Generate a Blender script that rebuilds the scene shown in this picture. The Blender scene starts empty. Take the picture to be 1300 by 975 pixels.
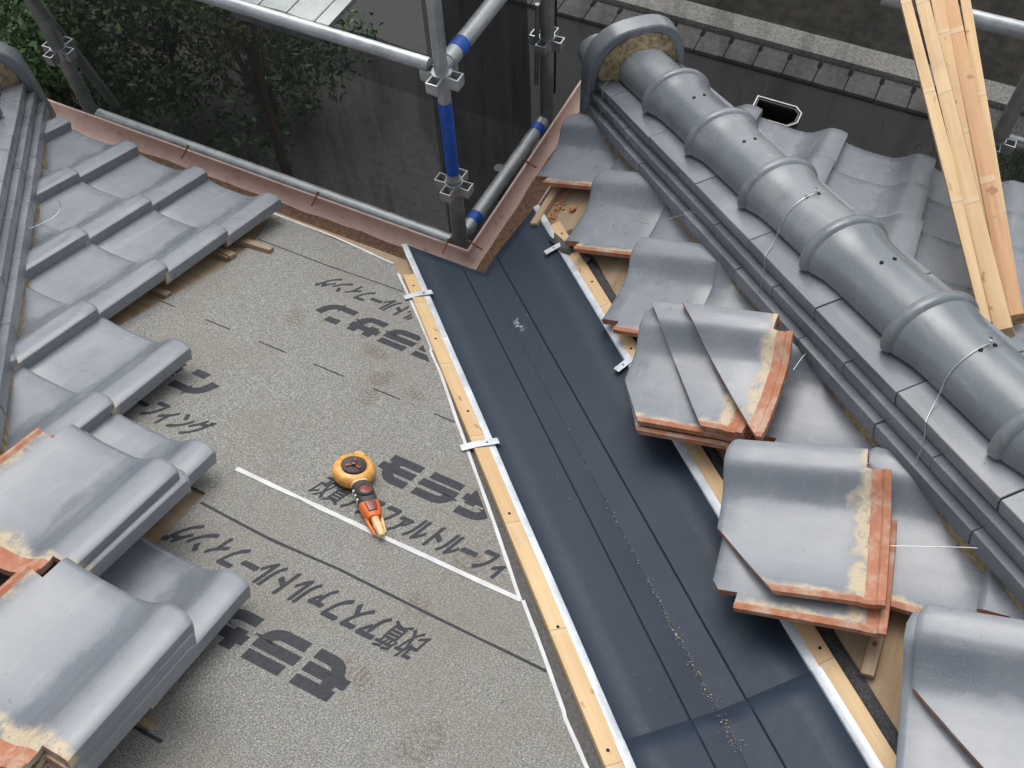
import bpy, bmesh, math, random
import numpy as np
from mathutils import Matrix, Vector, noise
random.seed(7)
rng = np.random.default_rng(7)
R = math.radians
scene = bpy.context.scene
C = scene.collection

# ------------------------------------------------------------------ camera
FPX = 1164.43
CAM = np.array([-0.4207, -1.6472, 2.0585])
PITCH, YAW, ROLL = 0.9997, 0.28743, -0.05107
S = 0.3873                      # roof slope (rise / run)
S2 = math.sqrt(2)
cp, sp, cy, sy = math.cos(PITCH), math.sin(PITCH), math.cos(YAW), math.sin(YAW)
fwd = np.array([sy*cp, cy*cp, -sp]); rgt = np.array([cy, -sy, 0.0]); upv = np.cross(rgt, fwd)
cr, sr = math.cos(ROLL), math.sin(ROLL)
rgt, upv = cr*rgt + sr*upv, -sr*rgt + cr*upv
cd = bpy.data.cameras.new('camera'); cam = bpy.data.objects.new('camera', cd); C.objects.link(cam)
cd.sensor_width = 36; cd.lens = FPX/1300*36; cd.clip_start = 0.05; cd.clip_end = 500
cam.matrix_world = Matrix([[rgt[0], upv[0], -fwd[0], CAM[0]], [rgt[1], upv[1], -fwd[1], CAM[1]],
                           [rgt[2], upv[2], -fwd[2], CAM[2]], [0, 0, 0, 1]])
scene.camera = cam

# ------------------------------------------------------------------ sky, sun, exposure (bright overcast)
SUN_EL, SUN_AZ = R(58), R(14)          # azimuth measured from +Y towards +X
w = bpy.data.worlds.new('World'); scene.world = w; w.use_nodes = True
nt = w.node_tree; nt.nodes.clear()
sky = nt.nodes.new('ShaderNodeTexSky'); sky.sky_type = 'NISHITA'; sky.sun_disc = False
sky.sun_elevation = SUN_EL; sky.sun_rotation = SUN_AZ; sky.air_density = 1.0; sky.dust_density = 4.0; sky.ozone_density = 1.0
hs = nt.nodes.new('ShaderNodeHueSaturation'); hs.inputs['Saturation'].default_value = 0.30
bg = nt.nodes.new('ShaderNodeBackground'); bg.inputs['Strength'].default_value = 0.15
wo = nt.nodes.new('ShaderNodeOutputWorld')
nt.links.new(sky.outputs[0], hs.inputs['Color']); nt.links.new(hs.outputs[0], bg.inputs['Color']); nt.links.new(bg.outputs[0], wo.inputs['Surface'])
sl = bpy.data.lights.new('sun', 'SUN'); sl.energy = 0.8; sl.angle = R(45); sl.color = (1.0, 0.97, 0.93)
so = bpy.data.objects.new('sun', sl); C.objects.link(so)
sd = Vector((math.sin(SUN_AZ)*math.cos(SUN_EL), math.cos(SUN_AZ)*math.cos(SUN_EL), math.sin(SUN_EL)))
so.rotation_euler = sd.to_track_quat('Z', 'Y').to_euler(); so.location = (3, 3, 8)
scene.view_settings.view_transform = 'Standard'; scene.view_settings.look = 'None'
scene.view_settings.exposure = 0.38; scene.view_settings.gamma = 1.0
scene.view_settings.use_curve_mapping = False
scene.render.engine = 'CYCLES'
try: scene.cycles.transparent_max_bounces = 12
except Exception: pass

# ------------------------------------------------------------------ frames
cS = 1/math.hypot(1, S)
aL = np.array([-1, 1, 0])/S2; aR = np.array([1, 1, 0])/S2
UL = np.array([-cS/S2, -cS/S2, S*cS]); UR = np.array([cS/S2, -cS/S2, S*cS])
NL = np.array([S*cS/S2, S*cS/S2, cS]); NR = np.array([-S*cS/S2, S*cS/S2, cS])
XH, XL = 0.65, -1.29            # plan x of the right and the left hip
def frame(e, u, n, o=(0, 0, 0)):
    return Matrix([[e[i], u[i], n[i], o[i]] for i in range(3)] + [[0, 0, 0, 1]])
FL = frame(aL, UL, NL)                       # left slope : E away from valley
FR = frame(-aR, UR, NR)                      # right slope: E towards valley
FF = frame(aL, UL, NL, (XH, XH, 0))          # slope beyond the right hip
def ray(x, y):
    v = fwd*FPX + rgt*(x-650) - upv*(y-487.5); return v/np.linalg.norm(v)
def un(x, y, n, off):
    n = np.asarray(n, float); v = ray(x, y); return CAM + v*((off - n@CAM)/(n@v))
def pL(x, y, n=0): p = un(x, y, NL, n); return p@UL, p@aL          # -> (u, e)
def pR(x, y, n=0): p = un(x, y, NR, n); return p@UR, -(p@aR)       # -> (u, E)
def pZ(x, y, z): return un(x, y, (0, 0, 1), z)
def Lw(u, e, n=0): return UL*u + aL*e + NL*n
def Rw(u, E, n=0): return UR*u - aR*E + NR*n
def V3(x, t, h=0): return (x, -t, S*(t+abs(x))/S2 + h)             # valley coordinates

# ------------------------------------------------------------------ object helpers
def tag(o, label=None, cat=None, group=None, kind=None):
    if label: o['label'] = label
    if cat: o['category'] = cat
    if group: o['group'] = group
    if kind: o['kind'] = kind
    return o
def link(name, data, parent=None, mw=None):
    o = bpy.data.objects.new(name, data); C.objects.link(o)
    if mw is not None: o.matrix_world = mw
    if parent is not None:
        o.parent = parent; o.matrix_parent_inverse = parent_inv[parent.name]
    return o
parent_inv = {}
def empty(name, loc, label, cat, group=None):
    o = bpy.data.objects.new(name, None); C.objects.link(o); o.empty_display_size = .05
    o.location = loc; tag(o, label, cat, group)
    parent_inv[o.name] = Matrix.Translation(loc).inverted()
    return o
def aspart(o):
    parent_inv[o.name] = o.matrix_world.inverted(); return o
def mesh(name, verts, faces, mats, idx=None, smooth=None):
    me = bpy.data.meshes.new(name); me.from_pydata([tuple(map(float, v)) for v in verts], [], faces)
    for m in (mats if isinstance(mats, (list, tuple)) else [mats]): me.materials.append(m)
    if idx: me.polygons.foreach_set('material_index', idx)
    fin(me, smooth); return me
def fin(me, smooth=None):
    if smooth is not None:
        me.polygons.foreach_set('use_smooth', [True]*len(me.polygons)); me.set_sharp_from_angle(angle=R(smooth))
    me.update()
def recalc(me):
    bm = bmesh.new(); bm.from_mesh(me); bmesh.ops.recalc_face_normals(bm, faces=bm.faces); bm.to_mesh(me); bm.free()
def obj(name, verts, faces, mats, parent=None, mw=None, idx=None, smooth=None, fix=True):
    me = mesh(name, verts, faces, mats, idx)
    if fix: recalc(me)
    fin(me, smooth)
    return link(name, me, parent, mw)
BOXF = [(0, 3, 2, 1), (4, 5, 6, 7), (0, 1, 5, 4), (1, 2, 6, 5), (2, 3, 7, 6), (3, 0, 4, 7)]
def boxv(x0, x1, y0, y1, z0, z1):
    return [(x0, y0, z0), (x1, y0, z0), (x1, y1, z0), (x0, y1, z0), (x0, y0, z1), (x1, y0, z1), (x1, y1, z1), (x0, y1, z1)]
def bevelled(name, verts, faces, mats, bev, parent=None, mw=None, seg=2):
    bm = bmesh.new(); vs = [bm.verts.new(tuple(map(float, v))) for v in verts]
    for f in faces: bm.faces.new([vs[i] for i in f])
    bmesh.ops.recalc_face_normals(bm, faces=bm.faces)
    bmesh.ops.bevel(bm, geom=bm.edges[:], offset=bev, segments=seg, profile=.6, affect='EDGES')
    me = bpy.data.meshes.new(name); bm.to_mesh(me); bm.free()
    for m in (mats if isinstance(mats, (list, tuple)) else [mats]): me.materials.append(m)
    fin(me, 40); return link(name, me, parent, mw)
def tube_data(pts, rad, seg=10, caps=True):
    pts = [Vector(p) for p in pts]; V = []; F = []; n = len(pts)
    rads = rad if isinstance(rad, (list, tuple)) else [rad]*n
    ref = Vector((0, 0, 1)); last = None
    for i, p in enumerate(pts):
        d = (pts[min(i+1, n-1)] - pts[max(i-1, 0)]).normalized()
        if last is None:
            a = d.cross(ref if abs(d.z) < .9 else Vector((1, 0, 0))).normalized()
        else: a = (last - d*last.dot(d)).normalized()
        last = a; b = d.cross(a)
        for k in range(seg):
            t = 2*math.pi*k/seg; V.append(p + (a*math.cos(t)+b*math.sin(t))*rads[i])
    for i in range(n-1):
        for k in range(seg):
            k2 = (k+1) % seg; F.append((i*seg+k, i*seg+k2, (i+1)*seg+k2, (i+1)*seg+k))
    if caps: F += [tuple(range(seg))[::-1], tuple((n-1)*seg+k for k in range(seg))]
    return V, F
def tube(name, pts, rad, mat, parent=None, seg=12):
    V, F = tube_data(pts, rad, seg); return obj(name, V, F, mat, parent, smooth=50)
def lathe_data(prof, seg=24):
    V = []; F = []
    for r, z in prof:
        for k in range(seg): t = 2*math.pi*k/seg; V.append((r*math.cos(t), r*math.sin(t), z))
    for i in range(len(prof)-1):
        for k in range(seg): k2 = (k+1) % seg; F.append((i*seg+k, i*seg+k2, (i+1)*seg+k2, (i+1)*seg+k))
    F += [tuple(range(seg))[::-1], tuple((len(prof)-1)*seg+k for k in range(seg))]
    return V, F
def lathe(name, prof, mat, parent=None, mw=None, seg=24, smooth=40):
    V, F = lathe_data(prof, seg); return obj(name, V, F, mat, parent, mw, smooth=smooth)
def slab(name, poly, z0, z1, mat, parent=None, mw=None, smooth=None, idx=None):
    n = len(poly); V = [(x, y, z0) for x, y in poly] + [(x, y, z1) for x, y in poly]
    F = [tuple(range(n))[::-1], tuple(range(n, 2*n))] + [(i, (i+1) % n, n+(i+1) % n, n+i) for i in range(n)]
    return obj(name, V, F, mat, parent, mw, smooth=smooth)

# ------------------------------------------------------------------ materials
class M:
    def __init__(s, name, rough=.6, base=(.5, .5, .5), spec=.5, metal=0.):
        s.m = bpy.data.materials.new(name); s.m.use_nodes = True; s.t = s.m.node_tree
        s.b = s.t.nodes['Principled BSDF']
        s.b.inputs['Roughness'].default_value = rough; s.b.inputs['Metallic'].default_value = metal
        s.b.inputs['Base Color'].default_value = (*base, 1); s.b.inputs['Specular IOR Level'].default_value = spec
    def n(s, typ, **kw):
        nd = s.t.nodes.new('ShaderNode'+typ)
        for k, v in kw.items():
            if k in nd.inputs: nd.inputs[k].default_value = v
            else: setattr(nd, k, v)
        return nd
    def l(s, a, b): s.t.links.new(a, b)
    def coord(s, kind='Object', scale=(1, 1, 1), loc=(0, 0, 0), rand=False):
        c = s.n('TexCoord'); mp = s.n('Mapping'); mp.inputs['Scale'].default_value = scale; mp.inputs['Location'].default_value = loc
        s.l(c.outputs[kind], mp.inputs[0])
        if rand:
            oi = s.n('ObjectInfo'); ml = s.n('VectorMath', operation='SCALE'); cb = s.n('CombineXYZ')
            for k in range(3): s.l(oi.outputs['Random'], cb.inputs[k])
            s.l(cb.outputs[0], ml.inputs[0]); ml.inputs['Scale'].default_value = 37.0
            ad = s.n('VectorMath', operation='ADD'); s.l(mp.outputs[0], ad.inputs[0]); s.l(ml.outputs[0], ad.inputs[1]); return ad.outputs[0]
        return mp.outputs[0]
    def noise(s, vec, scale, detail=4, rough=.55):
        nd = s.n('TexNoise'); nd.inputs['Scale'].default_value = scale; nd.inputs['Detail'].default_value = detail; nd.inputs['Roughness'].default_value = rough
        s.l(vec, nd.inputs['Vector']); return nd.outputs['Fac']
    def ramp(s, fac, stops):
        nd = s.n('ValToRGB'); s.l(fac, nd.inputs[0]); e = nd.color_ramp.elements
        while len(e) < len(stops): e.new(.5)
        for i, (p, c) in enumerate(stops):
            e[i].position = p; e[i].color = (*c, 1) if not isinstance(c, (int, float)) else (c, c, c, 1)
        return nd.outputs[0]
    def mix(s, fac, a, b, mode='MIX'):
        nd = s.n('Mix', data_type='RGBA', blend_type=mode)
        for v, i in ((fac, 0), (a, 6), (b, 7)):
            if isinstance(v, (int, float)): nd.inputs[i].default_value = v
            elif isinstance(v, tuple): nd.inputs[i].default_value = (*v, 1)
            else: s.l(v, nd.inputs[i])
        return nd.outputs[2]
    def math(s, op, a, b=None, clamp=False):
        nd = s.n('Math', operation=op, use_clamp=clamp)
        for v, i in ((a, 0), (b, 1)):
            if v is None: continue
            if isinstance(v, (int, float)): nd.inputs[i].default_value = v
            else: s.l(v, nd.inputs[i])
        return nd.outputs[0]
    def col(s, c): s.l(c, s.b.inputs['Base Color'])
    def rough(s, c): s.l(c, s.b.inputs['Roughness'])
    def bump(s, h, strength=.3, dist=.002):
        nd = s.n('Bump'); nd.inputs['Strength'].default_value = strength; nd.inputs['Distance'].default_value = dist
        s.l(h, nd.inputs['Height']); s.l(nd.outputs[0], s.b.inputs['Normal'])

def mat_glaze(name='grey_glazed_tile', dark=(.125, .143, .166), mid=(.175, .195, .222), pale_col=(.335, .353, .385), tail=True):
    m = M(name, .4); v = m.coord('Object', rand=True)
    n1 = m.noise(v, 4.5, 3, .5); n2 = m.noise(v, 30, 5, .6); n3 = m.noise(v, 330, 3, .6)
    oi = m.n('ObjectInfo')
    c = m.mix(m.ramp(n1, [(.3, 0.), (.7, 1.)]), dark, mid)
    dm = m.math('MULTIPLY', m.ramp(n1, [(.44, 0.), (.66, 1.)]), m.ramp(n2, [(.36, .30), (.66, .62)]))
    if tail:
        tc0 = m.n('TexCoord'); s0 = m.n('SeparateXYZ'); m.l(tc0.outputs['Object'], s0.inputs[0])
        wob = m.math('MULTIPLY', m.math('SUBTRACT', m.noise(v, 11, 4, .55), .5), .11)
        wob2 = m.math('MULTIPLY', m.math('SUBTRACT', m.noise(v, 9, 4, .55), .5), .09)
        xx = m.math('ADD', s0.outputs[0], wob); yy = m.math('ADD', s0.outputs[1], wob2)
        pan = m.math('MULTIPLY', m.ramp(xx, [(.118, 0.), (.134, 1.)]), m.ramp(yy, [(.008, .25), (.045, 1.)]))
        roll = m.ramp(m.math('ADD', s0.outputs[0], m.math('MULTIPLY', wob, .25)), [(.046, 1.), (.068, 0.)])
        pale_mask = m.math('MULTIPLY', m.math('MAXIMUM', pan, roll), m.ramp(n2, [(.30, .55), (.66, .95)]))  # worn dusty patch in the pan, plus a paler strip along the roll
        amt = m.math('MULTIPLY', pale_mask, m.math('ADD', m.math('MULTIPLY', oi.outputs['Random'], .65), .28), True)
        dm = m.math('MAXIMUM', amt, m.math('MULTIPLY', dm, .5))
    c = m.mix(dm, c, pale_col)
    # brushed pale scuffs
    sc_ = m.noise(m.coord('Object', scale=(5, 30, 12), rand=True), 3.0, 5, .7)
    c = m.mix(m.math('MULTIPLY', m.ramp(sc_, [(.60, 0.), (.70, 1.)]), m.math('MULTIPLY', m.ramp(n1, [(.45, 0.), (.6, .55)]), 1.)), c, (.47, .48, .49))
    sp_ = m.noise(v, 120, 2, .5)
    c = m.mix(m.ramp(sp_, [(.70, 0.), (.74, .7)]), c, (.10, .095, .09))
    c = m.mix(m.math('MULTIPLY', m.ramp(n3, [(.5, 0.), (.8, 1.)]), .3), c, (.44, .44, .44))
    c = m.mix(m.math('MULTIPLY', oi.outputs['Random'], .55), c, dark)
    st = m.noise(m.coord('Object', scale=(22, 3, 6), rand=True), 1.6, 4, .6)        # faint run-off streaks
    c = m.mix(m.math('MULTIPLY', m.ramp(st, [(.55, 0.), (.75, 1.)]), .3), c, (.40, .40, .39))
    rg = m.math('ADD', m.ramp(n2, [(.3, .20), (.75, .30)]), m.math('MULTIPLY', dm, .18))
    if tail:                                              # the part hidden under the next course: limy, brown-stained
        tc = m.n('TexCoord'); sx = m.n('SeparateXYZ'); m.l(tc.outputs['Object'], sx.inputs[0])
        y = m.math('ADD', sx.outputs[1], m.math('MULTIPLY', m.math('SUBTRACT', m.noise(v, 14, 4, .6), .5), .10))
        x = m.math('ADD', sx.outputs[0], m.math('MULTIPLY', m.math('SUBTRACT', m.noise(v, 20, 4, .6), .5), .05))
        f = m.math('MAXIMUM', m.ramp(y, [(.236, 0.), (.252, 1.)]), m.ramp(x, [(.278, 0.), (.290, 1.)]))
        n4 = m.noise(v, 30, 6, .75)
        sc = m.mix(m.ramp(n4, [(.38, 0.), (.52, 1.)]), (.30, .29, .27), (.52, .43, .29))
        sc = m.mix(m.ramp(n4, [(.58, 0.), (.66, 1.)]), sc, (.16, .14, .12))
        sc = m.mix(m.ramp(n3, [(.55, 0.), (.68, .6)]), sc, (.60, .54, .44))
        c = m.mix(m.math('MULTIPLY', f, m.ramp(n2, [(.28, .35), (.5, 1.)])), c, sc); rg = m.math('ADD', rg, m.math('MULTIPLY', f, .35))
    m.b.inputs['Coat Weight'].default_value = .12; m.b.inputs['Coat Roughness'].default_value = .16
    m.col(c); m.rough(rg)
    m.bump(m.math('ADD', m.math('MULTIPLY', n3, .3), m.math('MULTIPLY', n1, 2.)), .10, .0012)
    return m.m
def mat_clay():
    m = M('bare_orange_clay', .8); v = m.coord('Object', rand=True)
    n1 = m.noise(v, 24, 5, .65); n2 = m.noise(v, 200, 3)
    c = m.mix(m.ramp(n1, [(.35, 0.), (.65, 1.)]), (.37, .135, .068), (.46, .24, .155))
    c = m.mix(m.ramp(n1, [(.50, 0.), (.66, .75)]), c, (.46, .36, .28))
    m.col(c); m.bump(n2, .35, .002); return m.m
def mat_stain():
    m = M('dusty_tile_tail', .7); v = m.coord('Object', rand=True)
    n1 = m.noise(v, 17, 6, .7); n2 = m.noise(v, 120, 4, .7)
    c = m.mix(m.ramp(n1, [(.38, 0.), (.55, 1.)]), (.20, .20, .20), (.46, .38, .26))
    c = m.mix(m.ramp(n2, [(.55, 0.), (.7, .6)]), c, (.55, .50, .42))
    m.col(c); m.bump(n2, .4, .003); return m.m
def mat_pine(name, a, b, axis=1, seg=0.0, joint=(.60, .48, .30)):
    m = M(name, .62); sc = [60, 60, 60]; sc[axis] = 2.2
    v = m.coord('Object', scale=tuple(sc), rand=True)
    n = m.noise(v, 1.0, 5, .6); n2 = m.noise(m.coord('Object', rand=True), 9, 3)
    c = m.mix(m.ramp(n, [(.34, 0.), (.66, 1.)]), a, b)
    c = m.mix(m.math('MULTIPLY', n2, .35), c, tuple(x*.72 for x in a))
    if seg:
        tc = m.n('TexCoord'); sx = m.n('SeparateXYZ'); m.l(tc.outputs['Object'], sx.inputs[0])
        oi = m.n('ObjectInfo')
        q = m.math('ADD', m.math('DIVIDE', sx.outputs[axis], seg), m.math('MULTIPLY', oi.outputs['Random'], 5.0))
        wn = m.n('TexWhiteNoise', noise_dimensions='1D'); m.l(m.math('FLOOR', q), wn.inputs['W'])
        c = m.mix(m.math('MULTIPLY', wn.outputs['Value'], .35), c, (.50, .30, .14))
        fr = m.math('FRACT', q)
        c = m.mix(m.math('MULTIPLY', m.math('LESS_THAN', fr, .045), .55), c, joint)
        c = m.mix(m.math('MULTIPLY', m.math('LESS_THAN', fr, .008), .6), c, (.25, .16, .08))
    kn = m.noise(m.coord('Object', scale=(30, 30, 30) if axis != 1 else (30, 14, 30), rand=True), 1.3, 2, .4)
    c = m.mix(m.ramp(kn, [(.70, 0.), (.76, .75)]), c, (.26, .12, .045))
    dk = m.noise(m.coord('Object', rand=True), 3.5, 4, .6); c = m.mix(m.ramp(dk, [(.55, 0.), (.75, .35)]), c, (.30, .21, .13))
    m.col(c); m.bump(n, .25, .001); return m.m
def mat_simple(name, base, rough=.6, metal=0., var=.15, scale=20, bump=.1, spec=.5):
    m = M(name, rough, base, spec, metal); v = m.coord('Object', rand=True)
    n = m.noise(v, scale, 4, .6)
    m.col(m.mix(m.ramp(n, [(.3, 0.), (.7, 1.)]), tuple(x*(1-var) for x in base), tuple(min(1, x*(1+var)) for x in base)))
    if bump: m.bump(m.noise(v, scale*6, 3), bump, .001)
    return m.m
def mat_felt(name, lo, hi):
    m = M(name, .78, spec=.35); v = m.coord('Object')
    va = m.coord('Object', scale=(.55, 1.15, 1))
    n1 = m.noise(va, 460, 3, .6); n5 = m.noise(va, 230, 4, .6); big = m.noise(v, 3.2, 4, .6)
    g = m.math('ABSOLUTE', m.math('SUBTRACT', n5, .5))
    c = m.mix(m.ramp(n1, [(.38, 0.), (.62, 1.)]), lo, hi)
    c = m.mix(m.ramp(g, [(.0, .75), (.045, 0.)]), c, tuple(x*.45 for x in lo))
    c = m.mix(m.ramp(big, [(.45, 0.), (.68, .45)]), c, (.21, .185, .15))
    # dried boot prints: patches of chevron tread
    for (pe, pu, ang, rad) in FOOT:
        mp = m.n('Mapping', vector_type='TEXTURE'); mp.inputs['Location'].default_value = (pe, pu, 0); mp.inputs['Rotation'].default_value = (0, 0, ang)
        mp.inputs['Scale'].default_value = (rad*.6, rad, 1); tc = m.n('TexCoord'); m.l(tc.outputs['Object'], mp.inputs[0])
        ln = m.n('VectorMath', operation='LENGTH'); m.l(mp.outputs[0], ln.inputs[0])
        sx = m.n('SeparateXYZ'); m.l(mp.outputs[0], sx.inputs[0])
        ph = m.math('ADD', m.math('MULTIPLY', sx.outputs[1], 26.), m.math('MULTIPLY', m.math('ABSOLUTE', sx.outputs[0]), 9.))
        tr = m.math('GREATER_THAN', m.math('SINE', ph), .1)
        msk = m.ramp(ln.outputs['Value'], [(.55, 1.), (1., 0.)])
        nn = m.ramp(m.noise(v, 38, 4, .7), [(.38, 0.), (.54, 1.)])
        fac = m.math('MULTIPLY', m.math('MULTIPLY', msk, nn), m.math('ADD', m.math('MULTIPLY', tr, .45), .14))
        c = m.mix(fac, c, (.13, .085, .06))
    m.col(c)
    hgt = m.math('ADD', m.math('MULTIPLY', m.ramp(g, [(0., 0.), (.08, 1.)]), .5), m.math('ADD', m.math('MULTIPLY', n1, .4), m.math('MULTIPLY', m.noise(v, 7, 3), 3.0)))
    m.bump(hgt, .5, .0025); return m.m
FOOT = [(.30, .50, .5, .055), (-.01, .585, -.35, .05), (-.11, .60, .9, .05), (-.02, .66, .2, .05), (.06, .50, 1.2, .05), (-.45, .98, .2, .06),
        (-.42, 1.13, .4, .045), (-.56, 1.36, -.3, .06), (-.40, 1.30, .9, .05), (-.62, 1.42, .5, .05), (-.1, .44, .2, .05)]

def mat_net(name, lo, hi):
    m = M(name, .8, (.022, .024, .025), .3); v = m.coord('Object')
    tr = m.n('BsdfTransparent'); mx = m.n('MixShader')
    fold = m.noise(m.coord('Object', scale=(5, 5, .7)), 2.2, 4, .65)
    d_ = m.math('ADD', m.ramp(m.noise(v, 2.5, 3), [(.3, lo), (.75, hi)]), m.math('MULTIPLY', m.ramp(fold, [(.42, -.5), (.5, 0.), (.62, .6)]), .18), True)
    m.l(d_, mx.inputs[0])
    m.l(tr.outputs[0], mx.inputs[1]); m.l(m.b.outputs[0], mx.inputs[2])
    m.l(mx.outputs[0], m.t.nodes['Material Output'].inputs['Surface']); return m.m
def mat_leaf(name, a, b):
    m = M(name, .55, spec=.3); oi = m.n('Attribute'); oi.attribute_name = 'tint'
    m.col(m.mix(oi.outputs['Fac'], a, b)); return m.m
def mat_flash():
    m = M('dark_slate_coated_steel', .55, (.04, .056, .08), .35); v = m.coord('Object')
    n1 = m.noise(v, 4, 4); n2 = m.noise(v, 60, 4, .7); n3 = m.noise(m.coord('Object', scale=(9, 2, 1)), 22, 5, .7)
    c = m.mix(m.ramp(n1, [(.3, 0.), (.7, 1.)]), (.018, .029, .047), (.024, .038, .059))
    c = m.mix(m.math('MULTIPLY', m.ramp(n3, [(.66, 0.), (.76, 1.)]), .35), c, (.22, .23, .24))
    # dried whitish smear near the middle
    mp = m.n('Mapping', vector_type='TEXTURE'); mp.inputs['Location'].default_value = (.028, -.262, .09); mp.inputs['Scale'].default_value = (.034, .032, .2)
    tc = m.n('TexCoord'); m.l(tc.outputs['Object'], mp.inputs[0]); ln = m.n('VectorMath', operation='LENGTH'); m.l(mp.outputs[0], ln.inputs[0])
    sm = m.math('MULTIPLY', m.ramp(ln.outputs['Value'], [(.45, 1.), (1., 0.)]), m.ramp(m.noise(v, 48, 3, .6), [(.54, 0.), (.63, .8)]))
    c = m.mix(sm, c, (.42, .44, .45))
    m.col(c); m.rough(m.ramp(n2, [(.3, .50), (.7, .60)])); m.bump(m.math('ADD', n1, m.math('MULTIPLY', n2, .04)), .06, .003); return m.m
def mat_gutter():
    m = M('faded_pink_brown_gutter', .5); v = m.coord('Object', rand=True)
    n1 = m.noise(v, 6, 5, .65); n2 = m.noise(v, 40, 5, .7)
    c = m.mix(m.ramp(n1, [(.35, 0.), (.7, 1.)]), (.48, .335, .285), (.60, .455, .395))
    c = m.mix(m.math('MULTIPLY', m.ramp(n2, [(.55, 0.), (.7, .8)]), .6), c, (.17, .095, .055)); m.col(c)
    m.bump(n2, .15, .002); return m.m
def mat_deck():
    m = M('weathered_roof_board', .75); v = m.coord('Object')
    n = m.noise(m.coord('Object', scale=(2.0, 26, 26)), 1.5, 5, .6); b = m.noise(v, 5, 5, .65)
    c = m.mix(m.ramp(n, [(.3, 0.), (.7, 1.)]), (.235, .155, .085), (.36, .265, .16))
    c = m.mix(m.ramp(b, [(.45, 0.), (.7, .6)]), c, (.42, .34, .24)); c = m.mix(m.ramp(b, [(.2, .5), (.4, 0.)]), c, (.16, .09, .05))
    m.col(c); m.bump(n, .2, .002); return m.m
def mat_mortar():
    m = M('straw_coloured_mortar', .9); v = m.coord('Object', rand=True); n = m.noise(v, 55, 6, .75); n2 = m.noise(v, 200, 3)
    c = m.mix(m.ramp(n, [(.35, 0.), (.6, 1.)]), (.12, .095, .055), (.40, .31, .18)); c = m.mix(m.ramp(n2, [(.6, 0.), (.75, .7)]), c, (.55, .49, .38))
    m.col(c); m.bump(m.math('ADD', n, n2), .8, .006); return m.m
def mat_zinc(name='galvanised_steel', base=(.46, .49, .50), rough=.42, metal=.6):
    m = M(name, rough, base, .5, metal); v = m.coord('Object', rand=True); n = m.noise(v, 18, 5, .65); n2 = m.noise(v, 70, 3)
    c = m.mix(m.ramp(n, [(.35, 0.), (.7, 1.)]), tuple(x*.72 for x in base), tuple(min(1, x*1.12) for x in base))
    c = m.mix(m.ramp(n2, [(.66, 0.), (.74, .5)]), c, (.20, .17, .14)); m.col(c); m.rough(m.ramp(n, [(.3, .32), (.7, .55)])); return m.m
def mat_ground(name, a, b, scale, bump=.3):
    m = M(name, .9, spec=.25); v = m.coord('Object'); n = m.noise(v, scale, 6, .7); n2 = m.noise(v, .6, 3)
    c = m.mix(m.ramp(n, [(.35, 0.), (.65, 1.)]), a, b); c = m.mix(m.math('MULTIPLY', n2, .4), c, tuple(x*.7 for x in a)); m.col(c)
    m.bump(n, bump, .01); return m.m

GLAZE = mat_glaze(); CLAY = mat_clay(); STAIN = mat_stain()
CAPG = mat_glaze('grey_glazed_ridge_tile', (.130, .152, .168), (.178, .202, .220), (.265, .290, .305), False)
NOSH = mat_glaze('grey_noshi_tile', (.130, .146, .168), (.180, .197, .222), (.30, .315, .34), False)
FELT = mat_felt('mineral_felt', (.155, .154, .140), (.405, .402, .368))
FELTD = mat_simple('dark_bitumen_felt', (.085, .082, .078), .8, 0, .35, 160, .6)
FELTB = mat_simple('black_bitumen_felt_edge', (.040, .040, .042), .75, 0, .8, 220, .9)
INK = mat_simple('charcoal_print', (.030, .033, .040), .75, 0, .3, 120, .3)
WHITE = mat_simple('white_selvedge', (.58, .58, .58), .6, 0, .12, 30, .2)
FLASH = mat_flash(); HEM = mat_zinc('bright_zinc_hem', (.64, .68, .72), .5, .15)
PINE = mat_pine('new_pine_batten', (.60, .41, .21), (.74, .56, .33), 1, .27)
PINE_B = mat_pine('bundle_pine', (.58, .38, .185), (.72, .53, .30), 1, .42)
PINE_R = mat_pine('bundle_reddish_pine', (.50, .26, .125), (.65, .41, .22), 1, .6)
OLDW = mat_pine('old_weathered_batten', (.26, .18, .11), (.40, .30, .19), 0)
DECK = mat_deck(); GUT = mat_gutter(); MORT = mat_mortar(); ZINC = mat_zinc()
DZINC = mat_zinc('dull_galvanised_post', (.27, .30, .29), .5, .4)
BLUE = mat_simple('blue_paint_band', (.012, .085, .42), .45, 0, .25, 60, .1)
NET = mat_net('black_safety_mesh', .50, .62); NETM = mat_net('black_safety_mesh_double', .58, .72); NETD = mat_net('dense_black_safety_mesh', .70, .80); WIRE = mat_zinc('thin_tie_wire', (.55, .58, .58), .35, .7)
BLACK = mat_simple('black_plastic', (.012, .012, .013), .3, 0, .2, 30, 0)
DARKHOLE = mat_simple('dark_hole', (.006, .006, .006), .9, 0, 0, 20, 0)
FASC = mat_simple('dark_brown_fascia', (.05, .035, .028), .6, 0, .3, 20, .2)

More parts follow.
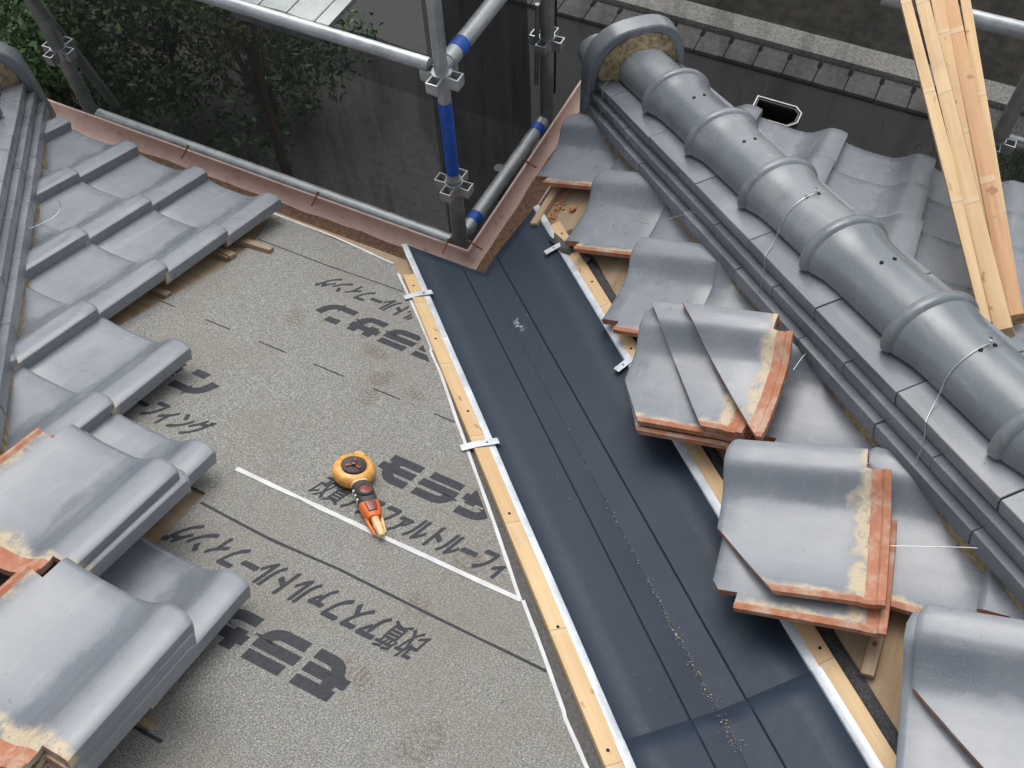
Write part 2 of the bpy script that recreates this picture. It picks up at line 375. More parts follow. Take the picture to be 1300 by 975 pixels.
# ------------------------------------------------------------------ ground and road far below
GZ = -6.0
def qframe(): return frame((1/S2, -1/S2, 0), (1/S2, 1/S2, 0), (0, 0, 1), (0, 0, GZ))   # x along the road, y = distance out
QF = qframe()
def sheet(name, x0, x1, y0, y1, z, mat, parent=None, mw=QF, kind='structure'):
    o = obj(name, [(x0, y0, z), (x1, y0, z), (x1, y1, z), (x0, y1, z)], [(0, 1, 2, 3)], mat, parent, mw, fix=False)
    if kind and parent is None: o['kind'] = kind
    return o
sheet('ground', -150, 150, -150, 150, 0, mat_ground('dark_soil', (.040, .036, .030), (.085, .075, .06), 9))
sheet('road', -60, 60, 6.6, 8.86, .004, mat_ground('asphalt', (.045, .045, .046), (.075, .075, .074), 60))
sheet('yard', -60, 60, 1.2, 6.596, .008, mat_ground('yard_concrete', (.075, .075, .072), (.12, .12, .115), 14))
GRAV = mat_ground('pale_gravel', (.24, .23, .21), (.62, .61, .57), 34, .8)
ker = obj('gravel_verge', boxv(-60, 60, 9.36, 9.74, 0, .13), BOXF, GRAV, None, QF); ker['kind'] = 'structure'
sheet('field', -60, 60, 9.75, 60, .012, mat_ground('dark_furrowed_field', (.028, .026, .022), (.075, .068, .055), 5))
LID = mat_simple('concrete_drain_lid', (.15, .148, .14), .9, 0, .25, 12, .4)
dr = empty('drain_cover_row', tuple(QF @ Vector((0, 9.1, 0))), 'row of concrete drain covers along the gravel verge below the house', 'drain')
lidv = bevelled('drain_lid', boxv(-.197, .197, -.22, .22, 0, .06), BOXF, LID, .012, dr, QF @ Matrix.Translation((-8.0, 9.1, .004)))
for i in range(1, 46):
    link('drain_lid', lidv.data, dr, QF @ Matrix.Translation((-8.0+i*.405, 9.1, .004+random.uniform(-.003, .003))))
holes_v = []; holes_f = []
hv = mesh('finger_hole', boxv(-.028, .028, -.055, .055, .0, .0645), BOXF, DARKHOLE)
for i in range(46): link('finger_hole', hv, dr, QF @ Matrix.Translation((-8.0+.2025+i*.405, 9.24, .004)))

# ------------------------------------------------------------------ roof slopes
def slope(name, poly, label, frm, base, mat=DECK):
    t = empty(name, base, label, 'roof')
    inv = frm.inverted(); pts = [inv @ Vector(p) for p in poly]; n = len(pts)
    V = [(p.x, p.y, -.015) for p in pts] + [(p.x, p.y, 0) for p in pts]
    F = [tuple(range(n))[::-1], tuple(range(n, 2*n))] + [(i, (i+1) % n, n+(i+1) % n, n+i) for i in range(n)]
    obj('deck', V, F, mat, t, frm); return t
def zL(x, y): return -S*(x+y)/S2
def zR(x, y): return S*(x-y)/S2
def zF(x, y): return S*(2*XH-x-y)/S2
EA = .06
roofL = slope('tiled_roof_slope', [(x, y, zL(x, y)) for x, y in ((-.0, -EA*S2), (XL, -XL-EA*S2), (XL, -3.6), (-.0, -3.6))],
              'left tiled roof slope, half stripped to printed grey felt beside the valley', FL, (-.6, .5, 0))
roofR = slope('tiled_roof_slope', [(x, y, zR(x, y)) for x, y in ((.0, -EA*S2), (.0, -3.6), (XH, -3.6), (XH, XH-EA*S2))],
              'narrow tiled roof slope with bare boards between the dark valley and the ridge', FR, (.3, .2, 0))
roofF = slope('tiled_roof_slope', [(x, y, zF(x, y)) for x, y in ((XH, XH-EA*S2), (XH, -3.6), (3.6, -3.6), (3.6, 2*XH-3.6-EA*S2))],
              'intact tiled roof slope beyond the ridge under the leaning wooden battens', FF, (1.3, -.1, 0))
# fascias
for rt, fr, e0, e1 in ((roofL, FL, -.02, 1.8), (roofR, FR, -.88, .02), (roofF, FF, -3.8, 0.0)):
    obj('fascia', boxv(e0, e1, .055, .075, -.22, -.016), BOXF, FASC, rt, fr)

# ------------------------------------------------------------------ the roof tile
PROF = [(0, .018), (.008, .020), (.014, .015), (.035, .009), (.07, .003), (.11, .0003), (.160, .0003), (.185, .0022), (.203, .0075), (.218, .0160), (.230, .0248),
        (.240, .0315), (.249, .0355), (.260, .0378), (.282, .0385), (.3000, .0376), (.3038, .0352), (.3049, .0310), (.305, .006)]
VST = [0, .005, .012, .05, .12, .19, .258, .266, .284, .288, .30]
TILT = .0204; TH = .014
def tile_bm(cuts=()):
    """local: x = 0 at the outer edge of the roll, .305 at the pan edge; y = 0 at the front, .30 at the tail"""
    bm = bmesh.new(); top = {}; bot = {}
    for i, (p, z) in enumerate(PROF):
        k = max(0, (p-.27)/.035); fv = .012*k**2
        for j, v in enumerate(VST):
            vv = v + fv*(1-v/.3)**3
            zz = z + TILT*(1-v/.3) + TH
            if j == 0: zz -= .006
            elif j == 1: zz -= .0018
            if .262 < v < .286: zz -= .004
            top[i, j] = bm.verts.new((.305-p, vv, zz))
            th = .020 if j <= 2 else TH
            bx = .305-p + (.012 if i == len(PROF)-1 else .009 if i == len(PROF)-2 else .005 if i == len(PROF)-3 else 0)
            bz = zz-th if i < len(PROF)-1 else zz
            if j == 0: bz = z + TILT + TH - .021 if i < len(PROF)-1 else zz
            bot[i, j] = bm.verts.new((bx, vv+(.001 if j == 0 else 0), bz))
    def keep(i, j):
        p = (PROF[i][0]+PROF[i+1][0])/2; v = (VST[j]+VST[j+1])/2
        if p < .035 and v < .05: return False
        if p > .258 and v > .258: return False
        return True
    ni, nj = len(PROF)-1, len(VST)-1
    for i in range(ni):
        for j in range(nj):
            if not keep(i, j): continue
            p = (PROF[i][0]+PROF[i+1][0])/2; v = (VST[j]+VST[j+1])/2
            f = bm.faces.new((top[i, j], top[i, j+1], top[i+1, j+1], top[i+1, j]))
            f.material_index = 1 if (p < .012 or v > .264) else 0
            g = bm.faces.new((bot[i, j], bot[i+1, j], bot[i+1, j+1], bot[i, j+1])); g.material_index = 1 if v > .1 else 0
            for a, b, di, dj in (((i, j), (i+1, j), 0, -1), ((i+1, j), (i+1, j+1), 1, 0), ((i+1, j+1), (i, j+1), 0, 1), ((i, j+1), (i, j), -1, 0)):
                ii, jj = i+di, j+dj
                if 0 <= ii < ni and 0 <= jj < nj and keep(ii, jj): continue
                h = bm.faces.new((top[a], top[b], bot[b], bot[a]))
                h.material_index = 1 if (di == -1 or (dj == 1)) else 0
    bmesh.ops.recalc_face_normals(bm, faces=bm.faces)
    for co, no in cuts: cut(bm, co, no)
    return bm
def cut(bm, co, no, mi=1):
    r = bmesh.ops.bisect_plane(bm, geom=bm.verts[:]+bm.edges[:]+bm.faces[:], plane_co=co, plane_no=no, clear_outer=True, dist=1e-6)
    ed = [e for e in r['geom_cut'] if isinstance(e, bmesh.types.BMEdge)]
    try:
        f = bmesh.ops.edgenet_fill(bm, edges=ed)['faces']
        for x in f: x.material_index = mi
    except Exception: pass
def tile_mesh(cuts=(), name='roof_tile'):
    bm = tile_bm(cuts)
    holes = bmesh.ops.create_cone(bm, cap_ends=True, segments=8, radius1=.0032, radius2=.0032, depth=.002,
                                  matrix=Matrix.Translation((.075, .268, .030+.001)))['verts'] if not cuts else []
    for v in holes:
        for f in v.link_faces: f.material_index = 3
    me = bpy.data.meshes.new(name); bm.to_mesh(me); bm.free()
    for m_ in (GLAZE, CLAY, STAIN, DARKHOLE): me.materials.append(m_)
    fin(me, 32); return me
TILE = tile_mesh()
def put_tile(parent, frm, E, U, n=.010, cutx=None):
    j = lambda s: random.uniform(-s, s)
    mw = frm @ Matrix.Translation((E+j(.002), U+j(.003), n+j(.001))) @ Matrix.Rotation(j(.006), 4, 'Z') @ Matrix.Rotation(j(.006), 4, 'X')
    me = TILE
    if cutx is not None:                                   # cut to the hip line, as the roofer cuts them
        xs = [(mw @ Vector((x, y, .03))).x for x in (0, .305) for y in (0, .3)]
        sgn, lim = cutx
        if all(sgn*x > sgn*lim for x in xs): return None
        if any(sgn*x > sgn*lim for x in xs):
            inv = mw.inverted(); co = inv @ Vector((lim, 0, 0)); no = inv.to_3x3() @ Vector((sgn, 0, 0))
            me = tile_mesh([(co, no)])
    return link('roof_tile', me, parent, mw)
L0, LC = .097, .624
LMAX = {0: 0, 1: 0, 2: 0, 3: 1, 4: 2, 5: 3, 6: 3, 7: 4, 8: 5}
for r in range(-0, 9):
    for c in range(LMAX[r], -9, -1):
        U = L0 + r*.235; E = LC - c*.265
        if U > 2.1: continue
        put_tile(roofL, FL, E, U, cutx=(-1, XL+.03))
R0, RC = .001, .645
RMIN = {0: 0, 1: -1, 2: -2, 3: -2, 4: -3, 5: -4, 6: -4, 7: -5}
for r in range(0, 8):
    for c in range(RMIN[r], 2):
        put_tile(roofR, FR, -(RC+c*.265), R0+r*.235, cutx=(1, XH-.03))
for r in range(0, 9):
    for c in range(-1, 9):
        put_tile(roofF, FF, -.53-c*.265, .05+r*.235, cutx=(-1, XH+.03))
# old tile battens of the stripped strips
def oldbat(rt, fr, e0, e1, u, nm='tile_batten'):
    return obj(nm, boxv(e0, e1, u-.010, u+.010, .0005, .014), BOXF, OLDW, rt, fr)
for r in range(0, 8):
    oldbat(roofL, FL, LC-LMAX[r]*.265-random.uniform(.0, .05), 1.9, L0+r*.235+.27)
for r in range(0, 7):
    oldbat(roofR, FR, -(.80-(R0+r*.235+.285)*cS), -(RC+RMIN[r]*.265)+.305+random.uniform(-.02, .04), R0+r*.235+.285)

# ------------------------------------------------------------------ roofing felt with print
def feltpoly(name, poly, n0, label, group=None):
    bm = bmesh.new(); vs = [bm.verts.new((e, u, n0)) for u, e in poly]; f = bm.faces.new(vs)
    if f.normal.z < 0: f.normal_flip()
    g = bmesh.ops.extrude_face_region(bm, geom=[f]); up = [v for v in g['geom'] if isinstance(v, bmesh.types.BMVert)]
    bmesh.ops.translate(bm, vec=(0, 0, .0025), verts=up); bmesh.ops.recalc_face_normals(bm, faces=bm.faces)
    me = bpy.data.meshes.new(name); bm.to_mesh(me); bm.free(); me.materials.append(FELT)
    o = link(name, me, None, FL); tag(o, label, 'roofing felt', group); return aspart(o)
W1 = [(.150, .201), (.20, .150), (.30, .052), (.402, -.048), (.418, -.054), (.492, -.125), (.70, -.306), (.86, -.448), (1.012, -.5775)]
p1 = [(.085, .678), (.16, .648), (.234, .619), (.33, .604), (.404, .596), (.534, .606), (.63, .612), (.80, .62), (1.10, .60), (1.10, -.655)] + W1[::-1] + [(.112, .236)]
felt1 = feltpoly('roofing_felt', p1, .0035, 'grey printed felt sheet along the eave, chalk line reel lying on it')
W2 = [(1.012, -.583), (1.10, -.663), (1.19, -.742), (1.20, -.748), (1.30, -.848), (1.60, -1.13), (2.1, -1.61)]
p2 = [(1.012, .079), (1.128, .084), (1.243, .072), (1.6, .06), (2.1, .05)] + W2[::-1]
felt2 = feltpoly('roofing_felt', p2, .0062, 'grey printed felt sheet lapped over the eave sheet, white lower edge')
def ribbon(name, pts, wd, n0, h, mat, parent, frm=FL, wob=0.0):
    """flat strip following (u,e) points"""
    P = [Vector((e, u, 0)) for u, e in pts]; V = []; F = []
    Q = []
    for i in range(len(P)-1):
        for k in range(8): Q.append(P[i].lerp(P[i+1], k/8))
    Q.append(P[-1])
    for i, p in enumerate(Q):
        d = (Q[min(i+1, len(Q)-1)]-Q[max(i-1, 0)]).normalized(); s_ = Vector((-d.y, d.x, 0))
        w_ = wd*(1+wob*noise.noise(p*40)); o = s_*wob*.5*wd*noise.noise(p*9+Vector((3, 1, 0)))
        for sg, z in ((-.5, n0), (.5, n0), (.5, n0+h), (-.5, n0+h)):
            q = p + o + s_*w_*sg; V.append((q.x, q.y, z))
    for i in range(len(Q)-1):
        for k in range(4): F.append((i*4+k, i*4+(k+1) % 4, i*4+4+(k+1) % 4, i*4+4+k))
    F += [(0, 1, 2, 3), tuple(4*(len(Q)-1)+k for k in (3, 2, 1, 0))]
    return obj(name, V, F, mat, parent, frm)
ribbon('white_edge', W1, .0075, .0055, .0022, WHITE, felt1, wob=.2)
ribbon('white_edge', [(.088, .676), (.09, .45), (.113, .238)], .008, .0055, .0022, WHITE, felt1, wob=.4)
ribbon('white_edge', W2, .0075, .0082, .0022, WHITE, felt2, wob=.2)
ribbon('white_edge', [(1.0145, .077), (1.0155, -.25), (1.0135, -.58)], .0105, .0082, .0022, WHITE, felt2, wob=.35)
T1, T2 = .00605, .00875
ribbon('printed_line', [(.234, .612), (.234, .376), (.224, .20), (.222, .14)], .0045, T1, .0003, INK, felt1, wob=.2)
ribbon('printed_line', [(1.128, .074), (1.134, -.10), (1.128, -.25), (1.131, -.45), (1.132, -.685)], .0062, T2, .0003, INK, felt2, wob=.3)
for a, b in ((.612, .569), (.475, .399), (.313, .233), (.153, .067), (-.015, -.087), (-.178, -.232)):
    ribbon('printed_dash', [(.630-.006*(.6-a), a), (.630-.006*(.6-b), b)], .0042, T1, .0003, INK, felt1, wob=.3)
for a, b in ((-.0, -.06), (-.151, -.207), (-.33, -.40), (-.50, -.57), (-.67, -.74)):
    if a > -.3: ribbon('printed_dash', [(1.558, a), (1.557, b)], .006, T2, .0003, INK, felt2, wob=.3)
# --- big blocky katakana as stroke polygons in a unit box
def stroke(pts, th):
    P = [Vector((x, y, 0)) for x, y in pts]; Lf = []; Rt = []
    for i, p in enumerate(P):
        d0 = (p-P[i-1]).normalized() if i else (P[1]-p).normalized(); d1 = (P[i+1]-p).normalized() if i < len(P)-1 else d0
        d = (d0+d1).normalized(); s_ = Vector((-d.y, d.x, 0)); k = 1/max(.5, d.dot(d0))
        Lf.append(p+s_*th/2*k); Rt.append(p-s_*th/2*k)
    V = Lf+Rt; n = len(P); F = [(i, i+1, n+i+1, n+i) for i in range(n-1)]
    return V, F
def arc(cx, cy_, r, a0, a1, n=7): return [(cx+r*math.cos(R(a0+(a1-a0)*i/n)), cy_+r*math.sin(R(a0+(a1-a0)*i/n))) for i in range(n+1)]
TB = .285
GLYPH = {
 'mo': [([(.10, .88), (1.0, .88)], TB), ([(.0, .50), (1.0, .50)], TB), ([(.33, .98), (.33, .42)] + arc(.63, .42, .30, 180, 270) + [(1.0, .12)], TB)],
 'ra': [([(.10, .88), (1.0, .88)], TB), ([(0, .52), (.70, .52)] + [], TB), ([(.66, .52), (.89, .52), (.89, .42)] + arc(.59, .42, .30, 0, -90) + [(.05, .12)], TB)],
 'sa': [([(.0, .66), (1.0, .66)], TB), ([(.26, 1.0), (.26, .42)], TB), ([(.78, 1.0), (.78, .42)] + arc(.48, .42, .30, 0, -90) + [(.08, .12)], TB)],
 'n': [([(.10, .88), (.55, .88)], TB), ([(.0, .12), (.52, .12)] + arc(.52, .50, .38, -90, -15) + [(.96, .74)], TB)],
}
def printed(name, V, F, org, sx, sy_, flip, n0, parent, shear=.28):
    """text space -> felt (u,e); upright text reads towards the valley with its top towards the eave"""
    u0, e0 = org; out = []
    for v in V:
        x = v[0]*sx + v[1]*sy_*shear; y = v[1]*sy_
        z = n0 + (v[2] if abs(v[2]) < .001 else 0)
        if flip: out.append((e0 + x, u0 + y, z))
        else: out.append((e0 - x, u0 - y, z))
    o = obj(name, out, F, INK, parent, FL, fix=False)
    W = W1 if parent is felt1 else W2
    if any(e < W[0][1]-(u-W[0][0])*.905+.03 for e, u, _ in out):      # the print ends where the sheet is cut
        b = bmesh.new(); b.from_mesh(o.data)
        (ua, ea), (ub, eb) = W[0], W[-1] if parent is felt1 else W[3]; d = Vector((eb-ea, ub-ua, 0)).normalized()
        bmesh.ops.bisect_plane(b, geom=b.verts[:]+b.edges[:]+b.faces[:], plane_co=(ea+.004, ua, 0), plane_no=(-d.y, d.x, 0) if -d.y < 0 else (d.y, -d.x, 0), clear_outer=True)
        if b.faces: b.to_mesh(o.data)
        else: bpy.data.objects.remove(o); o = None
        b.free()
    return o
def word(org, flip, n0, parent, chars=('mo', 'ra', 'sa', 'n'), only=None):
    for i, ch in enumerate(chars):
        if only and ch not in only: continue
        V = []; F = []
        for k, (pts, th) in enumerate(GLYPH[ch]):
            v, f = stroke([(x*1.0, y) for x, y in pts], th); b = len(V)
            V += [(q.x, q.y, .00012*k) for q in v]; F += [tuple(b+t for t in q) for q in f]
        u0, e0 = org; s_ = 1 if flip else -1
        o = printed('printed_letter', V, F, (u0, e0 + s_*i*.0985), .084, .080, flip, n0, parent, .12)
        # keep crossing strokes of one letter from sharing a plane
def small(text, org, flip, n0, parent, pitch=.0374, hgt=.066):
    for i, ch in enumerate(text):
        kan = ch in '改質'
        cu = bpy.data.curves.new('txt', 'FONT'); cu.body = ch; cu.size = 1.0; cu.resolution_u = 3
        cu.offset = .004 if kan else .012
        ob = bpy.data.objects.new('txt', cu); C.objects.link(ob)
        dg = bpy.context.evaluated_depsgraph_get(); dg.update()
        me = bpy.data.meshes.new_from_object(ob.evaluated_get(dg))
        V0 = [v.co.copy() for v in me.vertices]; F0 = [tuple(p.vertices) for p in me.polygons]
        bpy.data.objects.remove(ob); bpy.data.curves.remove(cu); bpy.data.meshes.remove(me)
        if not V0: continue
        V = []; F = []; w_ = .022 if kan else .048
        for k, (dx, dy) in enumerate(((0, 0), (w_, .006), (-w_, -.006), (0, w_*.7), (0, -w_*.7))):       # stamped heavy
            b = len(V); V += [(v.x+dx, v.y+dy, .0001*k) for v in V0]; F += [tuple(b+q for q in f) for f in F0]
        u0, e0 = org; s_ = 1 if flip else -1
        printed('printed_letter', V, F, (u0, e0+s_*i*pitch), pitch*1.02, hgt/.90, flip, n0, parent, .24)
TXT = '改質アスファルトルーフィング'
word((.876, -.157), False, T1, felt1, only=('mo', 'ra', 'sa'))
word((.876, .672), False, T1, felt1, only=('sa', 'n'))
small(TXT[:12], (.985, -.078), False, T1, felt1)
def tail(k): return TXT[k:]
small(tail(8), (.985, .215+6*.0374), False, T1, felt1)
word((.378, -.112), True, T1, felt1)
small(tail(5), (.275, .338-9*.0374), True, T1, felt1)
word((1.292, -.405), True, T2, felt2, only=('mo', 'ra', 'sa'))
small(TXT, (1.178, -.478), True, T2, felt2, .0385)
# dark valley underlay; the right hand edge of the valley runs slightly in towards the top
def dxr(t): return .0239-.028*(min(t, 1.8)-.18)
ul = []; uf = []
tt = [-.02+i*.12 for i in range(24)]
for sgn, wid in ((-1, .29), (1, .246)):
    b = len(ul)
    for i, t in enumerate(tt):
        for x in (0.001, .1, .19, wid+.010*noise.noise(Vector((t*5, sgn*3, 0)))):
            ts = max(t, -x+.05) if t < .1 else t
            if sgn > 0 and x > .15: x += dxr(ts)*(1 if x > .2 else .6)
            ul.append(V3(sgn*x, ts, .0018+(.0005 if x > .15 else 0)))
    for i in range(len(tt)-1):
        for k in range(3): uf.append((b+i*4+k, b+i*4+k+1, b+i*4+5+k, b+i*4+4+k))
und = obj('valley_underlay', ul, uf, FELTD, None)
sm = und.modifiers.new('thick', 'SOLIDIFY'); sm.thickness = .0012; sm.offset = 1
tag(und, 'dark bitumen felt strip under the metal valley', 'underlay'); aspart(und)
# torn, rolled black edge on the right of the valley
ev = []; ef = []
for i in range(90):
    t = .06+i*.018
    for k, (x, h) in enumerate(((.246, .004), (.252, .009), (.262, .010), (.272, .009), (.281, .006), (.286, .0015))):
        j = .004*noise.noise(Vector((t*13, k*.7, 5)))
        ev.append(V3((x-.246)*.8+.219+j+dxr(t), t, h+.004*noise.noise(Vector((t*22, k*1.3, 1)))))
    if i:
        b = (i-1)*6
        for k in range(5): ef.append((b+k, b+k+1, b+7+k, b+6+k))
obj('torn_edge', ev, ef, FELTB, und, smooth=60)

# ------------------------------------------------------------------ valley flashing
SW = .1816; HB = .010
YL = 1.385                                  # lap position along the valley
def flashing(t0, t1, h0, label, vnotch, hemw=.009):
    t = empty('valley_flashing', V3(0, (t0+t1)/2, 0), label, 'flashing')
    xs = [-SW, -.12, -.0555, -.0530, -.0505, -.0015, 0, .0015, .0505, .0530, .0555, .12, SW]
    dz = {-.0530: -.0035, .0530: -.0035, -.0015: .0004, .0015: .0004, 0: .0016}
    n = 40; V = []; F = []
    for i in range(n+1):
        for x in xs:
            a = t0 - abs(x) if vnotch else t0
            tt_ = a + (t1-a)*i/n
            xk = x + (dxr(tt_)*(x-.0555)/(SW-.0555) if x > .06 else 0)
            V.append(V3(xk, tt_, h0 + dz.get(x, 0) + .0012*noise.noise(Vector((x*6, tt_*4, h0*99)))))
    m_ = len(xs)
    for i in range(n):
        for k in range(m_-1): F.append((i*m_+k, i*m_+k+1, (i+1)*m_+k+1, (i+1)*m_+k))
    o = obj('pan', V, F, FLASH, t, fix=False, smooth=4)
    md = o.modifiers.new('thick', 'SOLIDIFY'); md.thickness = .0006; md.offset = -1
    for sg in (-1, 1):
        prof = [(SW-.0028, h0), (SW-.0022, h0+.003), (SW-.0015, h0+.0052), (SW+.001, h0+.0062), (SW+.0125, h0+.0066), (SW+.0152, h0+.0058), (SW+.0155, h0+.002), (SW+.0060, h0+.001), (SW+.0050, h0-.002)]
        V = []; F = []; n = 30; k_ = len(prof); a = t0-SW if vnotch else t0
        for i in range(n+1):
            tt_ = a+(t1-a)*i/n
            for x, h in prof: V.append(V3(sg*(x+(dxr(tt_) if sg > 0 else 0)+.0012*noise.noise(Vector((tt_*3, sg, h0*50)))), tt_, h))
        for i in range(n):
            for k in range(k_): F.append((i*k_+k, i*k_+(k+1) % k_, (i+1)*k_+(k+1) % k_, (i+1)*k_+k))
        F += [tuple(range(k_)), tuple(n*k_+k for k in range(k_))[::-1]]
        obj('folded_hem', V, F, HEM, t, smooth=22)
    return t
flashing(0, YL+.10, HB, 'dark metal valley sheet running down between two pine battens to the gutter corner', True)
flashing(YL, 3.0, HB+.0035, 'dark metal valley sheet lapping over the head of the lower sheet, sawdust along its crease', False)
# sawdust and scratches in the crease
V = []; F = []
for i in range(900):
    if i < 800:
        t = 1.46 - abs(rng.normal(0, .30)); x = rng.normal(0, .0020+.016*max(0, t-1.15))
        if t < .55 and rng.random() < .6: continue
    else: t = rng.uniform(.2, 1.6); x = rng.uniform(-.15, .15)
    s_ = min(.0011, .0002+rng.exponential(.00016)); a = rng.uniform(0, 3.14)
    h = HB+.0022 if t < YL-.004 else HB+.0062
    if YL-.006 < t < YL+.006: continue
    b = len(V)
    for k, (dx, dy) in enumerate(((1, .4), (-.4, 1), (-1, -.4), (.4, -1))):
        V.append(V3(x+s_*(dx*math.cos(a)-dy*math.sin(a)), t+s_*(dx*math.sin(a)+dy*math.cos(a))*1.4, h+(.0008 if k == 0 else 0)))
    V.append(V3(x, t, h+s_*.9))
    F += [(b, b+1, b+4), (b+1, b+2, b+4), (b+2, b+3, b+4), (b+3, b, b+4)]
sdst = obj('sawdust', V, F, mat_simple('sawdust', (.62, .50, .33), .9, 0, .2, 20, 0)); tag(sdst, 'fine pale sawdust in the valley crease', None, None, 'stuff')

# pine battens along both sides of the valley
def vbatten(x0, x1, t0, t1, label, sg):
    n = 24; V = []; F = []
    k0, k1 = (dxr(t0), dxr(1.8)) if sg > 0 else (0, 0)
    o0 = Vector(V3(sg*(x0+k0), t0, 0)); Tv = (Vector(V3(sg*(x0+k1), 1.8, 0))-o0).normalized()
    ex = Vector(V3(sg*(x1+k0), t0, 0))-o0; ex -= Tv*ex.dot(Tv); w_ = ex.length; ex.normalize(); up = Tv.cross(ex)*(1 if sg < 0 else -1); up = up if up.z > 0 else -up
    mw = frame(ex, Tv, up, o0); L_ = (t1-t0)*1.0368
    o = bevelled('valley_batten', boxv(0, w_, 0, L_, .0025, .0155), BOXF, PINE, .0012, None, mw)
    tag(o, label, 'batten', 'pine battens along the valley'); aspart(o)
    me = mesh('nail_head', *tube_data([(0, 0, .0150), (0, 0, .0163)], .0032, 8), DARKHOLE)
    for q in (.06, .31, .60, .93, 1.22, 1.47):
        if q < L_: link('nail_head', me, o, mw @ Matrix.Translation((w_*(.5+random.uniform(-.1, .1)), q, 0)))
    return o
vbatten(SW+.0165, SW+.050, -.02, 2.6, 'pine batten on the felt side of the valley sheet', -1)
vbatten(SW+.0165, SW+.046, -.06, 2.6, 'pine batten on the bare board side of the valley sheet', 1)
# fixing clips
def clip(pa, pb, sg, label, bend=.006):
    """thin strip from the hem (pa px) over the batten to pb px"""
    fu = pL if sg < 0 else pR
    W = (lambda u, e, n: Lw(u, e, n)) if sg < 0 else (lambda u, e, n: Rw(u, e, n))
    (u0, e0), (u1, e1) = fu(*pa, .019), fu(*pb, .010)
    N = NL if sg < 0 else NR
    V = []; F = []
    A = np.array([u0, e0]); B = np.array([u1, e1]); d = (B-A)/np.linalg.norm(B-A); s_ = np.array([-d[1], d[0]])
    for i, (k, h) in enumerate(((-.02, .0195), (.05, .0200), (.15, .0190), (.50, .0175), (.62, .0165), (1.0, .004+bend))):
        p = A+(B-A)*k
        for q, z in ((-1, 0), (1, 0), (1, .001), (-1, .001)):
            uu = p+s_*.0095*q; V.append(W(uu[0], uu[1], h+z))
    for i in range(5):
        for k in range(4): F.append((i*4+k, i*4+(k+1) % 4, i*4+4+(k+1) % 4, i*4+4+k))
    F += [(0, 1, 2, 3), (23, 22, 21, 20)]
    o = obj('metal_clip', V, F, HEM); tag(o, label, 'clip', 'clips over the valley battens'); aspart(o)
    p = A+(B-A)*.3; c = Vector(W(p[0], p[1], .0188))
    tube('screw_head', [c, c+Vector(N)*.0022], .0032, DZINC, o, 8)
clip((548, 371), (513, 378), -1, 'silver clip over the felt side batten close to the gutter corner')
clip((632, 560), (585, 569), -1, 'silver clip over the felt side batten, farther up beside the printed big letters')
clip((693, 321), (728, 303), 1, 'silver clip bent up to the eave tiles by the gutter')
clip((783, 470), (811, 450), 1, 'silver clip tucked under the cut tile stack with pointed tip')

# ------------------------------------------------------------------ gutters
def gutter(frm, e_of, e1, label, bx):
    t = None
    prof = []
    r = .058; oc, zc = .066, -.094
    for k in range(15):
        a = math.pi*k/14; prof.append((oc - r*math.cos(a), zc - r*.92*math.sin(a)))
    prof = [(oc-r+.002, zc+.012)] + prof + [(oc+r+.001, zc+.006), (oc+r+.007, zc+.008), (oc+r+.010, zc+.002), (oc+r+.006, zc-.003), (oc+r+.003, zc-.002)]
    inner = prof; V = []; F = []; n = 14; m_ = len(prof)
    for i in range(n+1):
        for o_, z in prof:
            a = e_of(o_); z1 = e1(o_); e = a+(z1-a)*i/n
            V.append(frm(e, o_, z + .002*noise.noise(Vector((e*2, z*5, bx)))))
    for i in range(n):
        for k in range(m_-1): F.append((i*m_+k, i*m_+k+1, (i+1)*m_+k+1, (i+1)*m_+k))
    o = obj('rain_gutter', V, F, GUT, None, smooth=60)
    md = o.modifiers.new('thick', 'SOLIDIFY'); md.thickness = .002; md.offset = -1
    tag(o, label, 'gutter', 'gutters along the eaves'); return aspart(o), oc, r, zc
outL = np.array([1, 1, 0])/S2; outR = np.array([-1, 1, 0])/S2
gl = lambda e, o_, z: tuple(aL*e + outL*o_ + np.array([0, 0, z]))
gr = lambda e, o_, z: tuple(aR*e + outR*o_ + np.array([0, 0, z]))
gf = lambda e, o_, z: tuple(np.array([XH, XH, 0]) - aL*e + outL*o_ + np.array([0, 0, z]))
G1, oc, rr, zc = gutter(gl, lambda o: o+.0004, lambda o: 1.824+o, 'faded pink-brown gutter below the grey felt eave', 1)
G2, *_ = gutter(gr, lambda o: o+.0004, lambda o: .891+o-.0004, 'faded pink-brown gutter below the bare-edged eave tiles', 2)
G3, *_ = gutter(gf, lambda o: -o, lambda o: 3.4, 'gutter under the intact tiles beyond the ridge', 3)
RUST = mat_simple('rust', (.20, .075, .03), .8, 0, .4, 60, .3)
DEBRIS = mat_simple('wet_brown_debris', (.13, .075, .04), .8, 0, .5, 70, .6)
for G, fn, es in ((G1, gl, (.20, .68, 1.2)), (G2, gr, (.16, .55))):
    for e in es:
        tube('hanger_bolt', [fn(e, oc+rr-.03, zc-.006), fn(e, oc+rr+.016, zc+.012)], .0028, RUST, G, 8)
        tube('bolt_nut', [fn(e, oc+rr+.012, zc+.010), fn(e, oc+rr+.018, zc+.0125)], .0055, RUST, G, 6)
